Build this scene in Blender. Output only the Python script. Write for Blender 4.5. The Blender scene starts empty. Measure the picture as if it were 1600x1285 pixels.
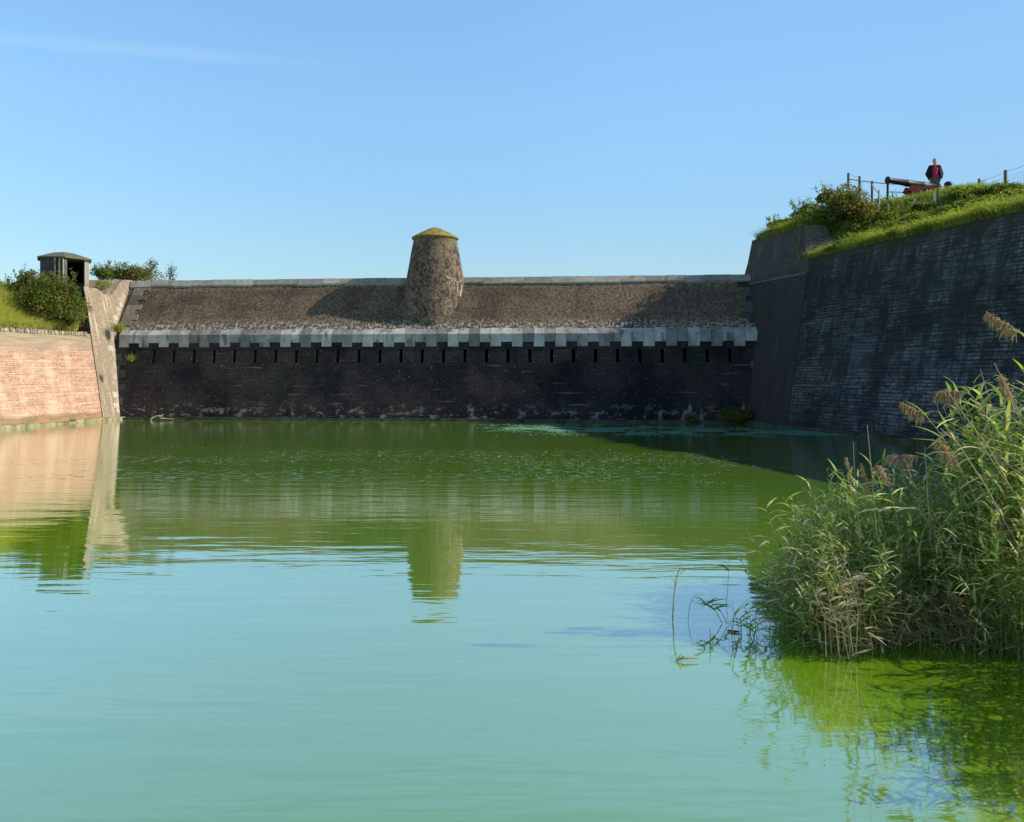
import bpy, math, random
import numpy as np
from mathutils import Vector, Matrix, noise as mnoise
random.seed(7); RNG = np.random.default_rng(7)
sc = bpy.context.scene
COL = sc.collection
R = math.radians
# ------------------------------------------------------------------ survey helpers
F, CX, HY, H = 1300.0, 800.0, 580.0, 2.2        # survey of the photograph: focal, horizon, eye height
def at(px, py, D):                               # measured point at depth D (metres)
    return Vector(((px-CX)/F*D, D, H-(py-HY)/F*D))
SUN_AZ, SUN_EL = R(-4.0), R(33.5)
# ------------------------------------------------------------------ object helpers
def tag(o, label=None, cat=None, group=None, kind=None):
    if label: o['label'] = label
    if cat: o['category'] = cat
    if group: o['group'] = group
    if kind: o['kind'] = kind
    return o
def thing(name, label, cat, loc=(0,0,0), group=None, rz=0):
    o = bpy.data.objects.new(name, None); COL.objects.link(o)
    o.location = loc; o.rotation_euler = (0,0,rz); o.empty_display_size = .2
    return tag(o, label, cat, group)
def link(name, me, mat, parent=None, world=True, smooth=False):
    o = bpy.data.objects.new(name, me); COL.objects.link(o)
    if mat is not None:
        for m in (mat if isinstance(mat, (list,tuple)) else [mat]): me.materials.append(m)
    if parent is not None:
        o.parent = parent
        if world:
            off = Vector((0,0,0)); p = parent
            while p is not None: off += p.location; p = p.parent
            me.transform(Matrix.Translation(-off))
    if smooth: me.polygons.foreach_set('use_smooth', [True]*len(me.polygons))
    me.update()
    return o
def copy_tree(o, parent=None):
    c = o.copy(); COL.objects.link(c)
    if parent is not None: c.parent = parent
    for ch in list(o.children): copy_tree(ch, c)
    return c
class MB:
    def __init__(s): s.v=[]; s.f=[]; s.uv=[]; s.mi=[]
    def face(s, pts, uvs=None, mi=0):
        b=len(s.v); s.v += [tuple(p) for p in pts]; s.f.append(list(range(b,b+len(pts))))
        s.uv.append(uvs if uvs else [(p[0],p[2]) for p in pts]); s.mi.append(mi)
    def box(s, o, ax, ay, az, jit=0, mi=0):      # o corner, three edge vectors
        o=Vector(o); ax=Vector(ax); ay=Vector(ay); az=Vector(az)
        c=[o, o+ax, o+ax+ay, o+ay, o+az, o+ax+az, o+ax+ay+az, o+ay+az]
        if jit: c=[p+Vector((random.uniform(-jit,jit),random.uniform(-jit,jit),random.uniform(-jit,jit))) for p in c]
        lx,ly,lz=ax.length,ay.length,az.length
        r=random.random()*7
        for q,(a,b_) in (((0,3,2,1),(lx,ly)),((4,5,6,7),(lx,ly)),((0,1,5,4),(lx,lz)),((1,2,6,5),(ly,lz)),((2,3,7,6),(lx,lz)),((3,0,4,7),(ly,lz))):
            s.face([c[i] for i in q], [(r,r),(r+a,r),(r+a,r+b_),(r,r+b_)], mi)
    def tube(s, pts, rad, n=7, cap=True, mi=0):
        pts=[Vector(p) for p in pts]; rings=[]
        ref=Vector((0,0,1))
        for i,p in enumerate(pts):
            t=(pts[min(i+1,len(pts)-1)]-pts[max(i-1,0)]).normalized()
            if abs(t.dot(ref))>.95: ref=Vector((1,0,0))
            a=t.cross(ref).normalized(); b=t.cross(a).normalized(); ref = b.cross(t) if False else ref
            r=rad[i] if isinstance(rad,(list,tuple)) else rad
            base=len(s.v)
            for k in range(n):
                an=2*math.pi*k/n
                s.v.append(tuple(p+a*math.cos(an)*r+b*math.sin(an)*r))
            rings.append(base)
        L=0
        for i in range(len(pts)-1):
            l2=L+(pts[i+1]-pts[i]).length
            for k in range(n):
                k2=(k+1)%n
                s.f.append([rings[i]+k,rings[i]+k2,rings[i+1]+k2,rings[i+1]+k])
                s.uv.append([(k*.1,L),(k*.1+.1,L),(k*.1+.1,l2),(k*.1,l2)]); s.mi.append(mi)
            L=l2
        if cap:
            for rb in (rings[0],rings[-1]):
                s.f.append([rb+k for k in range(n)]); s.uv.append([(0,0)]*n); s.mi.append(mi)
    def lathe(s, c, prof, n=32, axis=None, mi=0, jit=0):
        c=Vector(c); rings=[]
        for (r,z) in prof:
            base=len(s.v)
            for k in range(n):
                an=2*math.pi*k/n; rr=r*(1+jit*(random.random()-.5))
                p=Vector((math.cos(an)*rr, math.sin(an)*rr, z))
                if axis is not None: p=axis@p
                s.v.append(tuple(c+p))
            rings.append(base)
        for i in range(len(prof)-1):
            for k in range(n):
                k2=(k+1)%n
                s.f.append([rings[i]+k,rings[i]+k2,rings[i+1]+k2,rings[i+1]+k]); s.mi.append(mi)
                u0=2*math.pi*prof[0][0]*k/n; u1=2*math.pi*prof[0][0]*(k+1)/n
                s.uv.append([(u0,prof[i][1]),(u1,prof[i][1]),(u1,prof[i+1][1]),(u0,prof[i+1][1])])
    def ball(s, c, r, sc3=(1,1,1), n=10, m=7, mi=0):
        prof=[(max(1e-4,math.sin(math.pi*i/m))*r, -math.cos(math.pi*i/m)*r) for i in range(m+1)]
        s.lathe(c, prof, n, Matrix.Diagonal(Vector(sc3)), mi)
    def mesh(s, name, weld=False):
        me=bpy.data.meshes.new(name); me.from_pydata(s.v,[],s.f)
        uv=me.uv_layers.new(name='UVMap'); fl=[c for f in s.uv for p in f for c in (p[0],p[1])]
        uv.data.foreach_set('uv', fl)
        if any(s.mi): me.polygons.foreach_set('material_index', s.mi)
        if weld:
            import bmesh
            bm=bmesh.new(); bm.from_mesh(me); bmesh.ops.remove_doubles(bm, verts=bm.verts, dist=1e-4)
            bmesh.ops.recalc_face_normals(bm, faces=bm.faces); bm.to_mesh(me); bm.free()
        me.update(); return me
    def build(s, name, mat, parent=None, world=True, smooth=False, weld=False):
        return link(name, s.mesh(name, weld), mat, parent, world, smooth)
def np_mesh(name, V, nper):                     # V: (N, nper, 3): N separate n-gons
    V=np.asarray(V, dtype=np.float32); n=V.shape[0]
    me=bpy.data.meshes.new(name)
    me.vertices.add(n*nper); me.vertices.foreach_set('co', V.reshape(-1))
    me.loops.add(n*nper); me.loops.foreach_set('vertex_index', np.arange(n*nper, dtype=np.int32))
    me.polygons.add(n); me.polygons.foreach_set('loop_start', np.arange(0,n*nper,nper, dtype=np.int32))
    me.update(calc_edges=True); me.validate(); return me
def unit(a): return a/np.maximum(np.linalg.norm(a,axis=-1,keepdims=True),1e-9)
def rand_dirs(n): return unit(RNG.normal(size=(n,3)))
def leaves_mesh(name, P, size, up=.3, asp=.55):   # rhombus leaves
    n=len(P); d=rand_dirs(n); d[:,2]*=.7; d=unit(d); w=unit(np.cross(d, rand_dirs(n)+np.array([0,0,up])))
    s=(size*RNG.uniform(.6,1.3,n))[:,None]
    nn=np.cross(d,w); b=nn*s*.18
    V=np.stack([P-d*s*.5, P+w*s*asp*.5+b, P+d*s*.5, P-w*s*asp*.5+b],1)
    return np_mesh(name, V, 4)
def blades_mesh(name, P, hgt, wid, lean=.5, wind=(0,0)):
    P=np.asarray(P)   # grass blades: one quad + one tri each
    n=len(P); a=RNG.uniform(0,2*np.pi,n); d=np.stack([np.cos(a),np.sin(a),np.zeros(n)],1)
    h=(hgt*RNG.uniform(.55,1.25,n))[:,None]; w=wid*RNG.uniform(.7,1.3,n)[:,None]
    a2=RNG.uniform(0,2*np.pi,n); s=np.stack([np.cos(a2),np.sin(a2),np.zeros(n)],1)*w*.5
    L=lean*RNG.uniform(.2,1.2,n)[:,None]; up=np.array([0,0,1.]); wd=np.array([wind[0],wind[1],0.])
    m=P+up*h*.55+(d*L*.25+wd*.25)*h; t=P+up*h*(1-.25*L)+(d*L*.9+wd)*h
    q=np.stack([P-s,P+s,m+s*.8,m-s*.8],1); q2=np.stack([m-s*.8,m+s*.8,t+s*.08,t-s*.08],1)
    return np_mesh(name, np.concatenate([q,q2],1).reshape(-1,4,3), 4)
# ------------------------------------------------------------------ material helpers
class G:
    def __init__(s, name):
        s.m=bpy.data.materials.new(name); s.m.use_nodes=True; s.nt=s.m.node_tree; s.nt.nodes.clear()
        s.out=s.nt.nodes.new('ShaderNodeOutputMaterial')
    def n(s, t, **kw):
        o=s.nt.nodes.new(t)
        for k,v in kw.items(): setattr(o,k,v)
        return o
    def l(s, a, b): s.nt.links.new(a,b)
    def setin(s, sock, v):
        if isinstance(v, bpy.types.NodeSocket): s.l(v, sock)
        elif isinstance(v,(tuple,list)) and len(v)==3 and sock.type=='RGBA': sock.default_value=(*v,1)
        else: sock.default_value=v
    def coord(s, which='UV'):
        if not hasattr(s,'tc'): s.tc=s.n('ShaderNodeTexCoord')
        return s.tc.outputs[which]
    def map(s, vec, scale=(1,1,1), loc=(0,0,0), rot=(0,0,0)):
        o=s.n('ShaderNodeMapping'); s.l(vec,o.inputs[0]); o.inputs['Location'].default_value=loc
        o.inputs['Scale'].default_value=scale; o.inputs['Rotation'].default_value=rot; return o.outputs[0]
    def noise(s, vec, scale=1, detail=4, rough=.55, dist=0, out='Fac'):
        o=s.n('ShaderNodeTexNoise'); s.l(vec,o.inputs['Vector']); o.inputs['Scale'].default_value=scale
        o.inputs['Detail'].default_value=detail; o.inputs['Roughness'].default_value=rough; o.inputs['Distortion'].default_value=dist
        return o.outputs[out]
    def rng(s, v, lo, hi, a=0, b=1, smooth=True):
        o=s.n('ShaderNodeMapRange'); o.interpolation_type='SMOOTHSTEP' if smooth else 'LINEAR'
        s.l(v,o.inputs['Value']); o.inputs['From Min'].default_value=lo; o.inputs['From Max'].default_value=hi
        o.inputs['To Min'].default_value=a; o.inputs['To Max'].default_value=b; return o.outputs['Result']
    def math(s, op, a, b=0.0):
        o=s.n('ShaderNodeMath', operation=op); s.setin(o.inputs[0],a); s.setin(o.inputs[1],b); return o.outputs[0]
    def mix(s, f, a, b, mode='MIX'):
        o=s.n('ShaderNodeMix', data_type='RGBA', blend_type=mode)
        s.setin(o.inputs[0],f); s.setin(o.inputs[6],a); s.setin(o.inputs[7],b); return o.outputs[2]
    def ramp(s, f, stops):
        o=s.n('ShaderNodeValToRGB'); s.l(f,o.inputs[0]); e=o.color_ramp.elements
        while len(e)<len(stops): e.new(.5)
        for el,(p,c) in zip(e,stops): el.position=p; el.color=(*c,1)
        return o.outputs[0]
    def xyz(s, vec):
        o=s.n('ShaderNodeSeparateXYZ'); s.l(vec,o.inputs[0]); return o.outputs
    def bump(s, h, strength=.4, dist=.02, normal=None):
        o=s.n('ShaderNodeBump'); s.l(h,o.inputs['Height']); o.inputs['Strength'].default_value=strength; o.inputs['Distance'].default_value=dist
        if normal is not None: s.l(normal,o.inputs['Normal'])
        return o.outputs[0]
    def pbsdf(s, col, rough=.9, spec=.2, normal=None, metal=0):
        o=s.n('ShaderNodeBsdfPrincipled'); s.setin(o.inputs['Base Color'],col); s.setin(o.inputs['Roughness'],rough)
        o.inputs['Specular IOR Level'].default_value=spec; o.inputs['Metallic'].default_value=metal
        if normal is not None: s.l(normal,o.inputs['Normal'])
        return o.outputs[0]
    def done(s, sh): s.l(sh, s.out.inputs[0]); return s.m
def brick(name, c1, c2, mortar, bw=.24, rh=.1, ms=.014, layers=(), rough=.92, bs=.5, mottle=.5, fn=None):
    g=G(name); uv=g.coord('UV')
    wob=g.noise(uv,1.3,2,.5,out='Color')
    uvw=g.n('ShaderNodeVectorMath',operation='MULTIPLY_ADD'); g.l(wob,uvw.inputs[0]); uvw.inputs[1].default_value=(.05,.03,0); g.l(uv,uvw.inputs[2])
    b=g.n('ShaderNodeTexBrick'); g.l(uvw.outputs[0],b.inputs['Vector'])
    g.setin(b.inputs['Color1'],c1); g.setin(b.inputs['Color2'],c2); g.setin(b.inputs['Mortar'],mortar)
    b.inputs['Scale'].default_value=1; b.inputs['Mortar Size'].default_value=ms; b.inputs['Mortar Smooth'].default_value=.3
    b.inputs['Brick Width'].default_value=bw; b.inputs['Row Height'].default_value=rh; b.offset=.5
    col=b.outputs['Color']
    m=g.noise(uv,9,5,.7); col=g.mix(1.0,col,g.rng(m,.25,.75,1-mottle,1+mottle,False),'MULTIPLY')
    for i,(c,su,sv,lo,hi,amt) in enumerate(layers):
        nz=g.noise(g.map(uv,(su,sv,1),(i*13.7,i*5.3,0)),1,6,.65,.3)
        f=g.rng(nz,lo,hi,0,amt); col=g.mix(f,col,c)
    if fn: col=fn(g,uv,col)
    hh=g.math('ADD', g.math('MULTIPLY',b.outputs['Fac'],-.6), g.noise(uv,14,4,.7))
    return g.done(g.pbsdf(col,rough,.15,g.bump(hh,bs,.03)))
def rocky(name, ca, cb, scale=3, layers=(), rough=.9, bs=.4, coord='Object', island=0):
    g=G(name); uv=g.coord(coord)
    col=g.mix(g.rng(g.noise(uv,scale,6,.7),.3,.7),ca,cb)
    if island:
        gm=g.n('ShaderNodeNewGeometry'); col=g.mix(1.0,col,g.rng(gm.outputs['Random Per Island'],0,1,1-island,1+island,False),'MULTIPLY')
    for i,(c,su,sv,lo,hi,amt) in enumerate(layers):
        v=(su,sv,1) if coord=='UV' else (su,su,sv)
        f=g.rng(g.noise(g.map(uv,v,(i*13.7,i*5.3,0)),1,6,.65),lo,hi,0,amt); col=g.mix(f,col,c)
    return g.done(g.pbsdf(col,rough,.2,g.bump(g.noise(uv,scale*5,5,.7),bs,.03)))
def plain(name, c, rough=.7, spec=.3, metal=0, var=.25, scale=8):
    g=G(name); nz=g.noise(g.coord('Object'),scale,4,.6)
    return g.done(g.pbsdf(g.mix(1.0,c,g.rng(nz,.3,.7,1-var,1+var,False),'MULTIPLY'),rough,spec,None,metal))
def leafy(name, cols, trans=.35, rough=.55, spec=.25, patch=.8, patchcol=None):
    g=G(name); gm=g.n('ShaderNodeNewGeometry')
    st=[(i/(len(cols)-1) if len(cols)>1 else 0,c) for i,c in enumerate(cols)]
    col=g.ramp(gm.outputs['Random Per Island'],st)
    if patchcol: col=g.mix(g.rng(g.noise(g.coord('Object'),patch,3,.6),.42,.62,0,.85),col,patchcol)
    p=g.pbsdf(col,rough,spec); t=g.n('ShaderNodeBsdfTranslucent'); g.setin(t.inputs[0],g.mix(1.0,col,(1.1,1.25,.5),'MULTIPLY'))
    mx=g.n('ShaderNodeMixShader'); mx.inputs[0].default_value=trans; g.l(p,mx.inputs[1]); g.l(t.outputs[0],mx.inputs[2])
    return g.done(mx.outputs[0])
# ------------------------------------------------------------------ materials
def left_fn(g,uv,col):                           # grey weathered courses near the top of the red wall
    z=g.xyz(uv)[1]; nz=g.noise(g.map(uv,(.5,.7,1)),1,5,.65)
    f=g.rng(g.math('ADD',z,g.math('MULTIPLY',nz,2.6)),3.9,4.9,0,.9); col=g.mix(f,col,(.30,.24,.165))
    tide=g.rng(g.math('ADD',z,g.math('MULTIPLY',g.noise(g.map(uv,(1.5,.8,1),(2,2,0)),1,4,.6),.25)),.42,.62,.75,0)
    col=g.mix(tide,col,(.15,.13,.06))
    rw_=g.noise(g.map(uv,(.8,11.7,1),(3,3,0)),1,2,.5); col=g.mix(1.0,col,g.rng(rw_,.35,.65,.80,1.16,False),'MULTIPLY')
    f2=g.rng(g.math('ADD',z,g.math('MULTIPLY',g.noise(g.map(uv,(.9,.5,1),(7,3,0)),1,5,.65),1.6)),.85,1.15,.7,0); return g.mix(f2,col,(.42,.20,.12))
M={}
M['red_brick']=brick('sunlit red brick',(.445,.24,.165),(.365,.185,.125),(.45,.34,.255),.24,.085,.012,
   [((.52,.40,.28),.55,.9,.50,.68,.75),((.58,.41,.31),1.2,.35,.46,.66,.6),((.30,.13,.08),1.6,3.5,.58,.72,.55)],fn=left_fn)
M['pier_brick']=brick('weathered tan brick',(.31,.24,.165),(.25,.19,.135),(.33,.26,.19),.24,.085,.009,
   [((.50,.42,.31),4.5,.4,.52,.64,.85),((.17,.135,.095),3.2,.35,.52,.70,.5),((.24,.17,.12),.5,.5,.45,.65,.5)])
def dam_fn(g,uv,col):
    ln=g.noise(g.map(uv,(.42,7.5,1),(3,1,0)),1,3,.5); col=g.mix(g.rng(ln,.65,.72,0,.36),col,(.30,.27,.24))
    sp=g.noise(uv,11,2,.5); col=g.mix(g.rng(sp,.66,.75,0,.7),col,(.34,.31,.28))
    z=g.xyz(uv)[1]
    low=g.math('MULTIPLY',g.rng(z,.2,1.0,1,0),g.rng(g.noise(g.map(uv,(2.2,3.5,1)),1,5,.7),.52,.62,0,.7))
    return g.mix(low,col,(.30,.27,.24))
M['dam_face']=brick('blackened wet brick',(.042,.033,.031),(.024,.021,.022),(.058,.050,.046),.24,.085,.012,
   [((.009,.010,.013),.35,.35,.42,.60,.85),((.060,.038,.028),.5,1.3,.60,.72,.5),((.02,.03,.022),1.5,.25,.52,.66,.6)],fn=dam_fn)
def slope_fn(g,uv,col):
    z=g.xyz(uv)[1]
    st=g.noise(g.map(uv,(12,6,1)),1,5,.8,.25); col=g.mix(g.rng(st,.55,.66,0,.75),col,(.47,.37,.26))
    sk=g.noise(g.map(uv,(2.2,.35,1),(8,1,0)),1,5,.65); col=g.mix(g.rng(sk,.50,.66,0,.55),col,(.085,.06,.042))
    dk=g.noise(g.map(uv,(10,5.5,1),(4,9,0)),1,5,.8,.25); col=g.mix(g.rng(dk,.48,.60,0,.8),col,(.045,.031,.022))
    lo=g.math('MULTIPLY',g.rng(z,.15,.75,1,0),g.rng(g.noise(g.map(uv,(7,6,1)),1,4,.7),.48,.62,0,.8)); col=g.mix(lo,col,(.62,.56,.48))
    hi=g.math('MULTIPLY',g.rng(z,2.2,2.9,0,1),g.rng(g.noise(g.map(uv,(5,6,1),(2,0,0)),1,4,.7),.46,.62,0,.7)); return g.mix(hi,col,(.45,.38,.28))
M['dam_slope']=brick('brown weathered brick slope',(.195,.138,.088),(.14,.099,.064),(.21,.165,.118),.11,.085,.014,
   [((.12,.075,.052),.5,.4,.48,.64,.7),((.20,.15,.085),.7,.6,.55,.72,.5),((.06,.047,.033),.25,.45,.48,.64,.7)],mottle=.7,bs=.8,fn=slope_fn)
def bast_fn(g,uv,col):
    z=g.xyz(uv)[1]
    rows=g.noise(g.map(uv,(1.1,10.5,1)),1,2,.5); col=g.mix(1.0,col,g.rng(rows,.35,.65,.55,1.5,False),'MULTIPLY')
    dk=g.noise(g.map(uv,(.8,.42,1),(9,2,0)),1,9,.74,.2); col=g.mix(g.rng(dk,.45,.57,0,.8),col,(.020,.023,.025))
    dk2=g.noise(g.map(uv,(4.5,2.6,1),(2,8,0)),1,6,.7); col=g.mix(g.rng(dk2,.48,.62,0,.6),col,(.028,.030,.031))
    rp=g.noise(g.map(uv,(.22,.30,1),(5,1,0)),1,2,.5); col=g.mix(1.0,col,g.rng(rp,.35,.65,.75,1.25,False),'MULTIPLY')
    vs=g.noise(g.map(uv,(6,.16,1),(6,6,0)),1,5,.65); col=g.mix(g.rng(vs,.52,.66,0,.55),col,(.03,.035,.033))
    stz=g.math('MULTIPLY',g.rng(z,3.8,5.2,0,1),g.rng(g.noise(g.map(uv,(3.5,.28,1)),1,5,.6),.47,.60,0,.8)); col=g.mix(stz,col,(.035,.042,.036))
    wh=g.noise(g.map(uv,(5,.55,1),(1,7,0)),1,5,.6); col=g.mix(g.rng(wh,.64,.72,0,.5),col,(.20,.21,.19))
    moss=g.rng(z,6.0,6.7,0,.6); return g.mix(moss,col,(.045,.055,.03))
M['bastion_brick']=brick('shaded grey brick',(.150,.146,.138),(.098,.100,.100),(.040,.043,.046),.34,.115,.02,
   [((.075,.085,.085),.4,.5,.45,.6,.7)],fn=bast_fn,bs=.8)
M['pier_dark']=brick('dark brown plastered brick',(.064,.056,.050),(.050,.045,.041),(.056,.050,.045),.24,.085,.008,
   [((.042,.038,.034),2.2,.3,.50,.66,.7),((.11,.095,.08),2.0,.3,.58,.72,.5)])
M['parapet_brick']=brick('grey brown parapet brick',(.085,.078,.071),(.066,.061,.056),(.068,.062,.056),.24,.085,.008,
   [((.17,.15,.125),1.4,.4,.55,.72,.6),((.05,.05,.042),1.2,1.4,.52,.66,.7)])
M['end_brick']=brick('rough broken brick',(.13,.09,.065),(.08,.062,.05),(.17,.14,.11),.2,.1,.02,[((.06,.06,.045),1.6,1.6,.45,.6,.8)])
M['bluestone']=rocky('grey bluestone',(.40,.38,.35),(.25,.245,.235),2.0,[((.10,.105,.10),3.2,.8,.50,.66,.85),((.55,.53,.48),2,2,.60,.75,.5)],island=.48)
M['capstone']=rocky('lichened grey capstone',(.40,.375,.32),(.26,.245,.21),4,[((.52,.50,.44),6,6,.60,.70,.8),((.13,.12,.09),3,3,.55,.70,.7)],island=.22)
M['quoin']=rocky('brown grey quoin stone',(.19,.16,.13),(.12,.10,.08),4,[((.38,.35,.3),3,3,.58,.72,.6)],island=.35)
M['quoin_dark']=rocky('blackened quoin stone',(.075,.072,.07),(.045,.045,.046),4,[((.22,.21,.2),3,3,.62,.75,.7)],island=.6)
M['quoin_pale']=rocky('pale sunlit quoin stone',(.42,.36,.28),(.30,.25,.19),4,[((.65,.6,.5),3,3,.55,.7,.6)],island=.3)
M['coping']=rocky('weathered coping brick',(.33,.27,.20),(.17,.135,.10),5,[((.45,.39,.30),5,5,.58,.7,.7)],island=.4)
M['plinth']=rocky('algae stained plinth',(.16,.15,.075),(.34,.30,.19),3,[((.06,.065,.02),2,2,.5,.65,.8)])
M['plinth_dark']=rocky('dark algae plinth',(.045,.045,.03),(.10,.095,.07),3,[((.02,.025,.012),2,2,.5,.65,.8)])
M['void']=plain('recess shade black',(.008,.007,.007),.95,.05)  # near-black colour stands in for the shade inside recesses
M['reveal']=rocky('brown loophole reveal',(.10,.07,.045),(.05,.035,.025),6)
M['lime']=rocky('lime crust',(.26,.26,.22),(.13,.13,.11),6,[((.05,.05,.04),7,4,.46,.60,.85)])
def tower_fn(g,uv,col):
    o=g.coord('Object'); z=g.xyz(o)[2]
    st=g.noise(g.map(o,(7,7,5.5)),1,5,.8,.25); col=g.mix(g.rng(st,.55,.64,0,.8),col,(.42,.35,.26))
    dk=g.noise(g.map(o,(5,5,3.5),(4,9,0)),1,4,.75,.6); col=g.mix(g.rng(dk,.46,.58,0,.85),col,(.045,.035,.026))
    li=g.math('MULTIPLY',g.rng(z,1.1,2.2,0,1),g.rng(g.noise(g.map(o,(3,3,.8)),1,5,.7),.42,.60,0,.9)); col=g.mix(li,col,(.20,.175,.07))
    w=g.n('ShaderNodeTexVoronoi',feature='DISTANCE_TO_EDGE'); g.l(g.map(o,(1.5,1.5,1.5),(2.3,.4,.8),(.2,.3,.4)),w.inputs['Vector']); w.inputs['Scale'].default_value=1
    mask=g.math('MULTIPLY',g.math('MULTIPLY',g.rng(g.xyz(o)[0],.35,.8,0,1),g.rng(z,.1,.6,1,0)),g.rng(g.noise(o,2.2,2,.5),.42,.56,0,1))
    cr=g.math('MULTIPLY',g.rng(w.outputs['Distance'],.008,.022,.75,0),mask); return g.mix(cr,col,(.62,.52,.38))
M['tower']=brick('mottled tower brick',(.19,.135,.09),(.135,.097,.066),(.21,.165,.12),.11,.085,.014,[],mottle=.6,bs=.8,fn=tower_fn)
M['lichen']=rocky('yellow lichen cap',(.34,.265,.05),(.20,.155,.05),5,[((.10,.085,.045),4,4,.50,.62,.8),((.52,.43,.10),7,7,.58,.7,.6)])
M['old_wood']=rocky('silvered old board',(.135,.125,.11),(.075,.07,.065),2,[((.22,.20,.17),14,.7,.55,.7,.7)],island=.45)
M['lit_wood']=rocky('sunlit pale board',(.36,.31,.24),(.25,.21,.165),3,[((.12,.1,.08),14,.7,.56,.7,.6)],island=.3)  # lit copy of the hut boards: sunlight put into the colour
M['hut_roof']=rocky('mossy felt roof',(.15,.145,.10),(.095,.09,.07),3,[((.20,.19,.09),3,3,.5,.66,.7)])
M['post_wood']=rocky('grey fence post',(.20,.18,.15),(.12,.105,.09),4,[((.3,.27,.22),12,1,.55,.7,.5)])
M['post_pale']=rocky('pale stake',(.62,.57,.47),(.45,.40,.32),4)
M['wire']=plain('galvanised wire',(.30,.30,.30),.5,.5,.6)
M['iron']=plain('blackened iron',(.018,.017,.019),.55,.4)
M['red_paint']=plain('dull red paint',(.21,.030,.026),.6,.3)
M['skin']=plain('skin',(.60,.38,.29),.55,.3,var=.08)
M['hair']=plain('grey hair',(.16,.16,.165),.8,.2)
M['jacket']=plain('black jacket cloth',(.012,.012,.016),.8,.2)
M['shirt']=plain('crimson shirt cloth',(.56,.035,.10),.85,.1,var=.15)
M['trouser']=plain('grey trouser cloth',(.10,.115,.135),.9,.1)
M['shoe']=plain('dark shoe leather',(.02,.018,.016),.6,.3)
M['soil']=rocky('earth',(.10,.085,.045),(.05,.06,.02),2)
M['turf']=rocky('turf ground',(.085,.115,.025),(.13,.135,.04),1.5,[((.16,.12,.05),.7,.7,.52,.66,.7)])
M['grass']=leafy('meadow grass',[(.15,.23,.03),(.25,.30,.055),(.38,.35,.12),(.19,.26,.035)],.5,patchcol=(.20,.28,.04),patch=.35)
M['grass_bright']=leafy('sunlit long grass',[(.27,.33,.055),(.40,.41,.10),(.48,.42,.17),(.20,.27,.035)],.5,patchcol=(.21,.25,.045),patch=1.2)
M['meadow']=leafy('bleached meadow grass',[(.46,.50,.10),(.60,.56,.17),(.66,.56,.26),(.34,.42,.07)],.5,patchcol=(.52,.50,.16),patch=.6)
M['bush_green']=leafy('dark bush leaf',[(.07,.115,.018),(.13,.175,.03),(.20,.21,.045),(.095,.14,.022)],.45,patchcol=(.24,.22,.05),patch=.9)
M['bush_olive']=leafy('olive bush leaf',[(.14,.165,.03),(.21,.21,.045),(.26,.22,.07),(.11,.15,.025)],.45,patchcol=(.25,.19,.07),patch=.8)
M['bramble']=leafy('bramble leaf',[(.13,.21,.025),(.22,.30,.05),(.29,.29,.065),(.18,.25,.035)],.45,patchcol=(.09,.14,.02),patch=1.1)
M['weed']=leafy('light weed leaf',[(.16,.24,.03),(.27,.33,.06),(.36,.35,.10),(.20,.28,.04)],.45,patchcol=(.12,.18,.025),patch=1.3)
M['sapling']=leafy('blue green sapling leaf',[(.03,.07,.035),(.05,.095,.05)],.3)
M['bark']=plain('brown bark',(.06,.045,.03),.9,.1)
M['twig']=plain('dry twig',(.20,.16,.10),.9,.1)
M['driftwood']=plain('bleached driftwood',(.24,.22,.15),.8,.2)
M['reed_leaf']=leafy('reed leaf',[(.15,.29,.03),(.38,.50,.085),(.72,.68,.26),(.08,.18,.022),(.84,.76,.42),(.28,.42,.06)],.34,.55,.22)
M['reed_leaf_dark']=leafy('deep green reed leaf',[(.055,.15,.022),(.13,.28,.04),(.26,.41,.075),(.08,.19,.03)],.34,.5,.25)
M['reed_stem']=leafy('reed stem',[(.20,.20,.07),(.30,.26,.11),(.13,.17,.045)],.1,.5)
M['reed_straw']=leafy('dead straw reed',[(.52,.42,.24),(.40,.31,.17),(.58,.49,.31)],.25,.55)
M['plume']=leafy('reed plume',[(.40,.29,.19),(.30,.21,.14),(.48,.37,.25),(.33,.22,.16)],.4,.8,.1)
M['plume_rose']=leafy('young reed plume',[(.42,.29,.22),(.52,.38,.28),(.36,.24,.18)],.4,.8,.1)
M['duckweed']=leafy('duckweed frond',[(.14,.36,.22),(.22,.46,.30),(.10,.28,.16)],.1,.6,.3)
M['floatleaf']=leafy('floating pond leaf',[(.13,.19,.04),(.20,.26,.09),(.10,.16,.03),(.28,.32,.18)],.15,.3,.5)
g=G('green moat water')
oc=g.coord('Object')
n1=g.noise(g.map(oc,(.55,2.6,1)),1,3,.5); n2=g.noise(g.map(oc,(3.0,9.0,1)),1,3,.55); n3=g.noise(g.map(oc,(.10,.28,1)),1,2,.5)
amp=g.rng(n3,.35,.68,.35,1.3)
ox=g.xyz(oc)
wob_=g.noise(g.map(oc,(.16,.3,1),(4,4,0)),1,3,.6)
far_=g.rng(ox[1],11,17,0,1); patch_=g.math('MULTIPLY',g.math('MULTIPLY',g.rng(ox[1],15,18.5,0,1),g.rng(ox[1],21,24,1,0)),g.math('MULTIPLY',g.rng(wob_,.44,.66,.05,1),g.math('MULTIPLY',g.rng(ox[0],-12,-6,.25,1),g.rng(ox[0],4,7.5,1,0))))
fl_=g.rng(g.noise(g.map(oc,(4.2,7.0,1),(1,1,0)),1,3,.6),.57,.74,0,1)
n4=g.noise(g.map(oc,(1.6,6.0,1),(3,8,0)),1,4,.6)
extra=g.math('ADD',g.math('MULTIPLY',g.math('MULTIPLY',fl_,patch_),6.0),g.math('MULTIPLY',g.math('MULTIPLY',n4,far_),.55))
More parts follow.
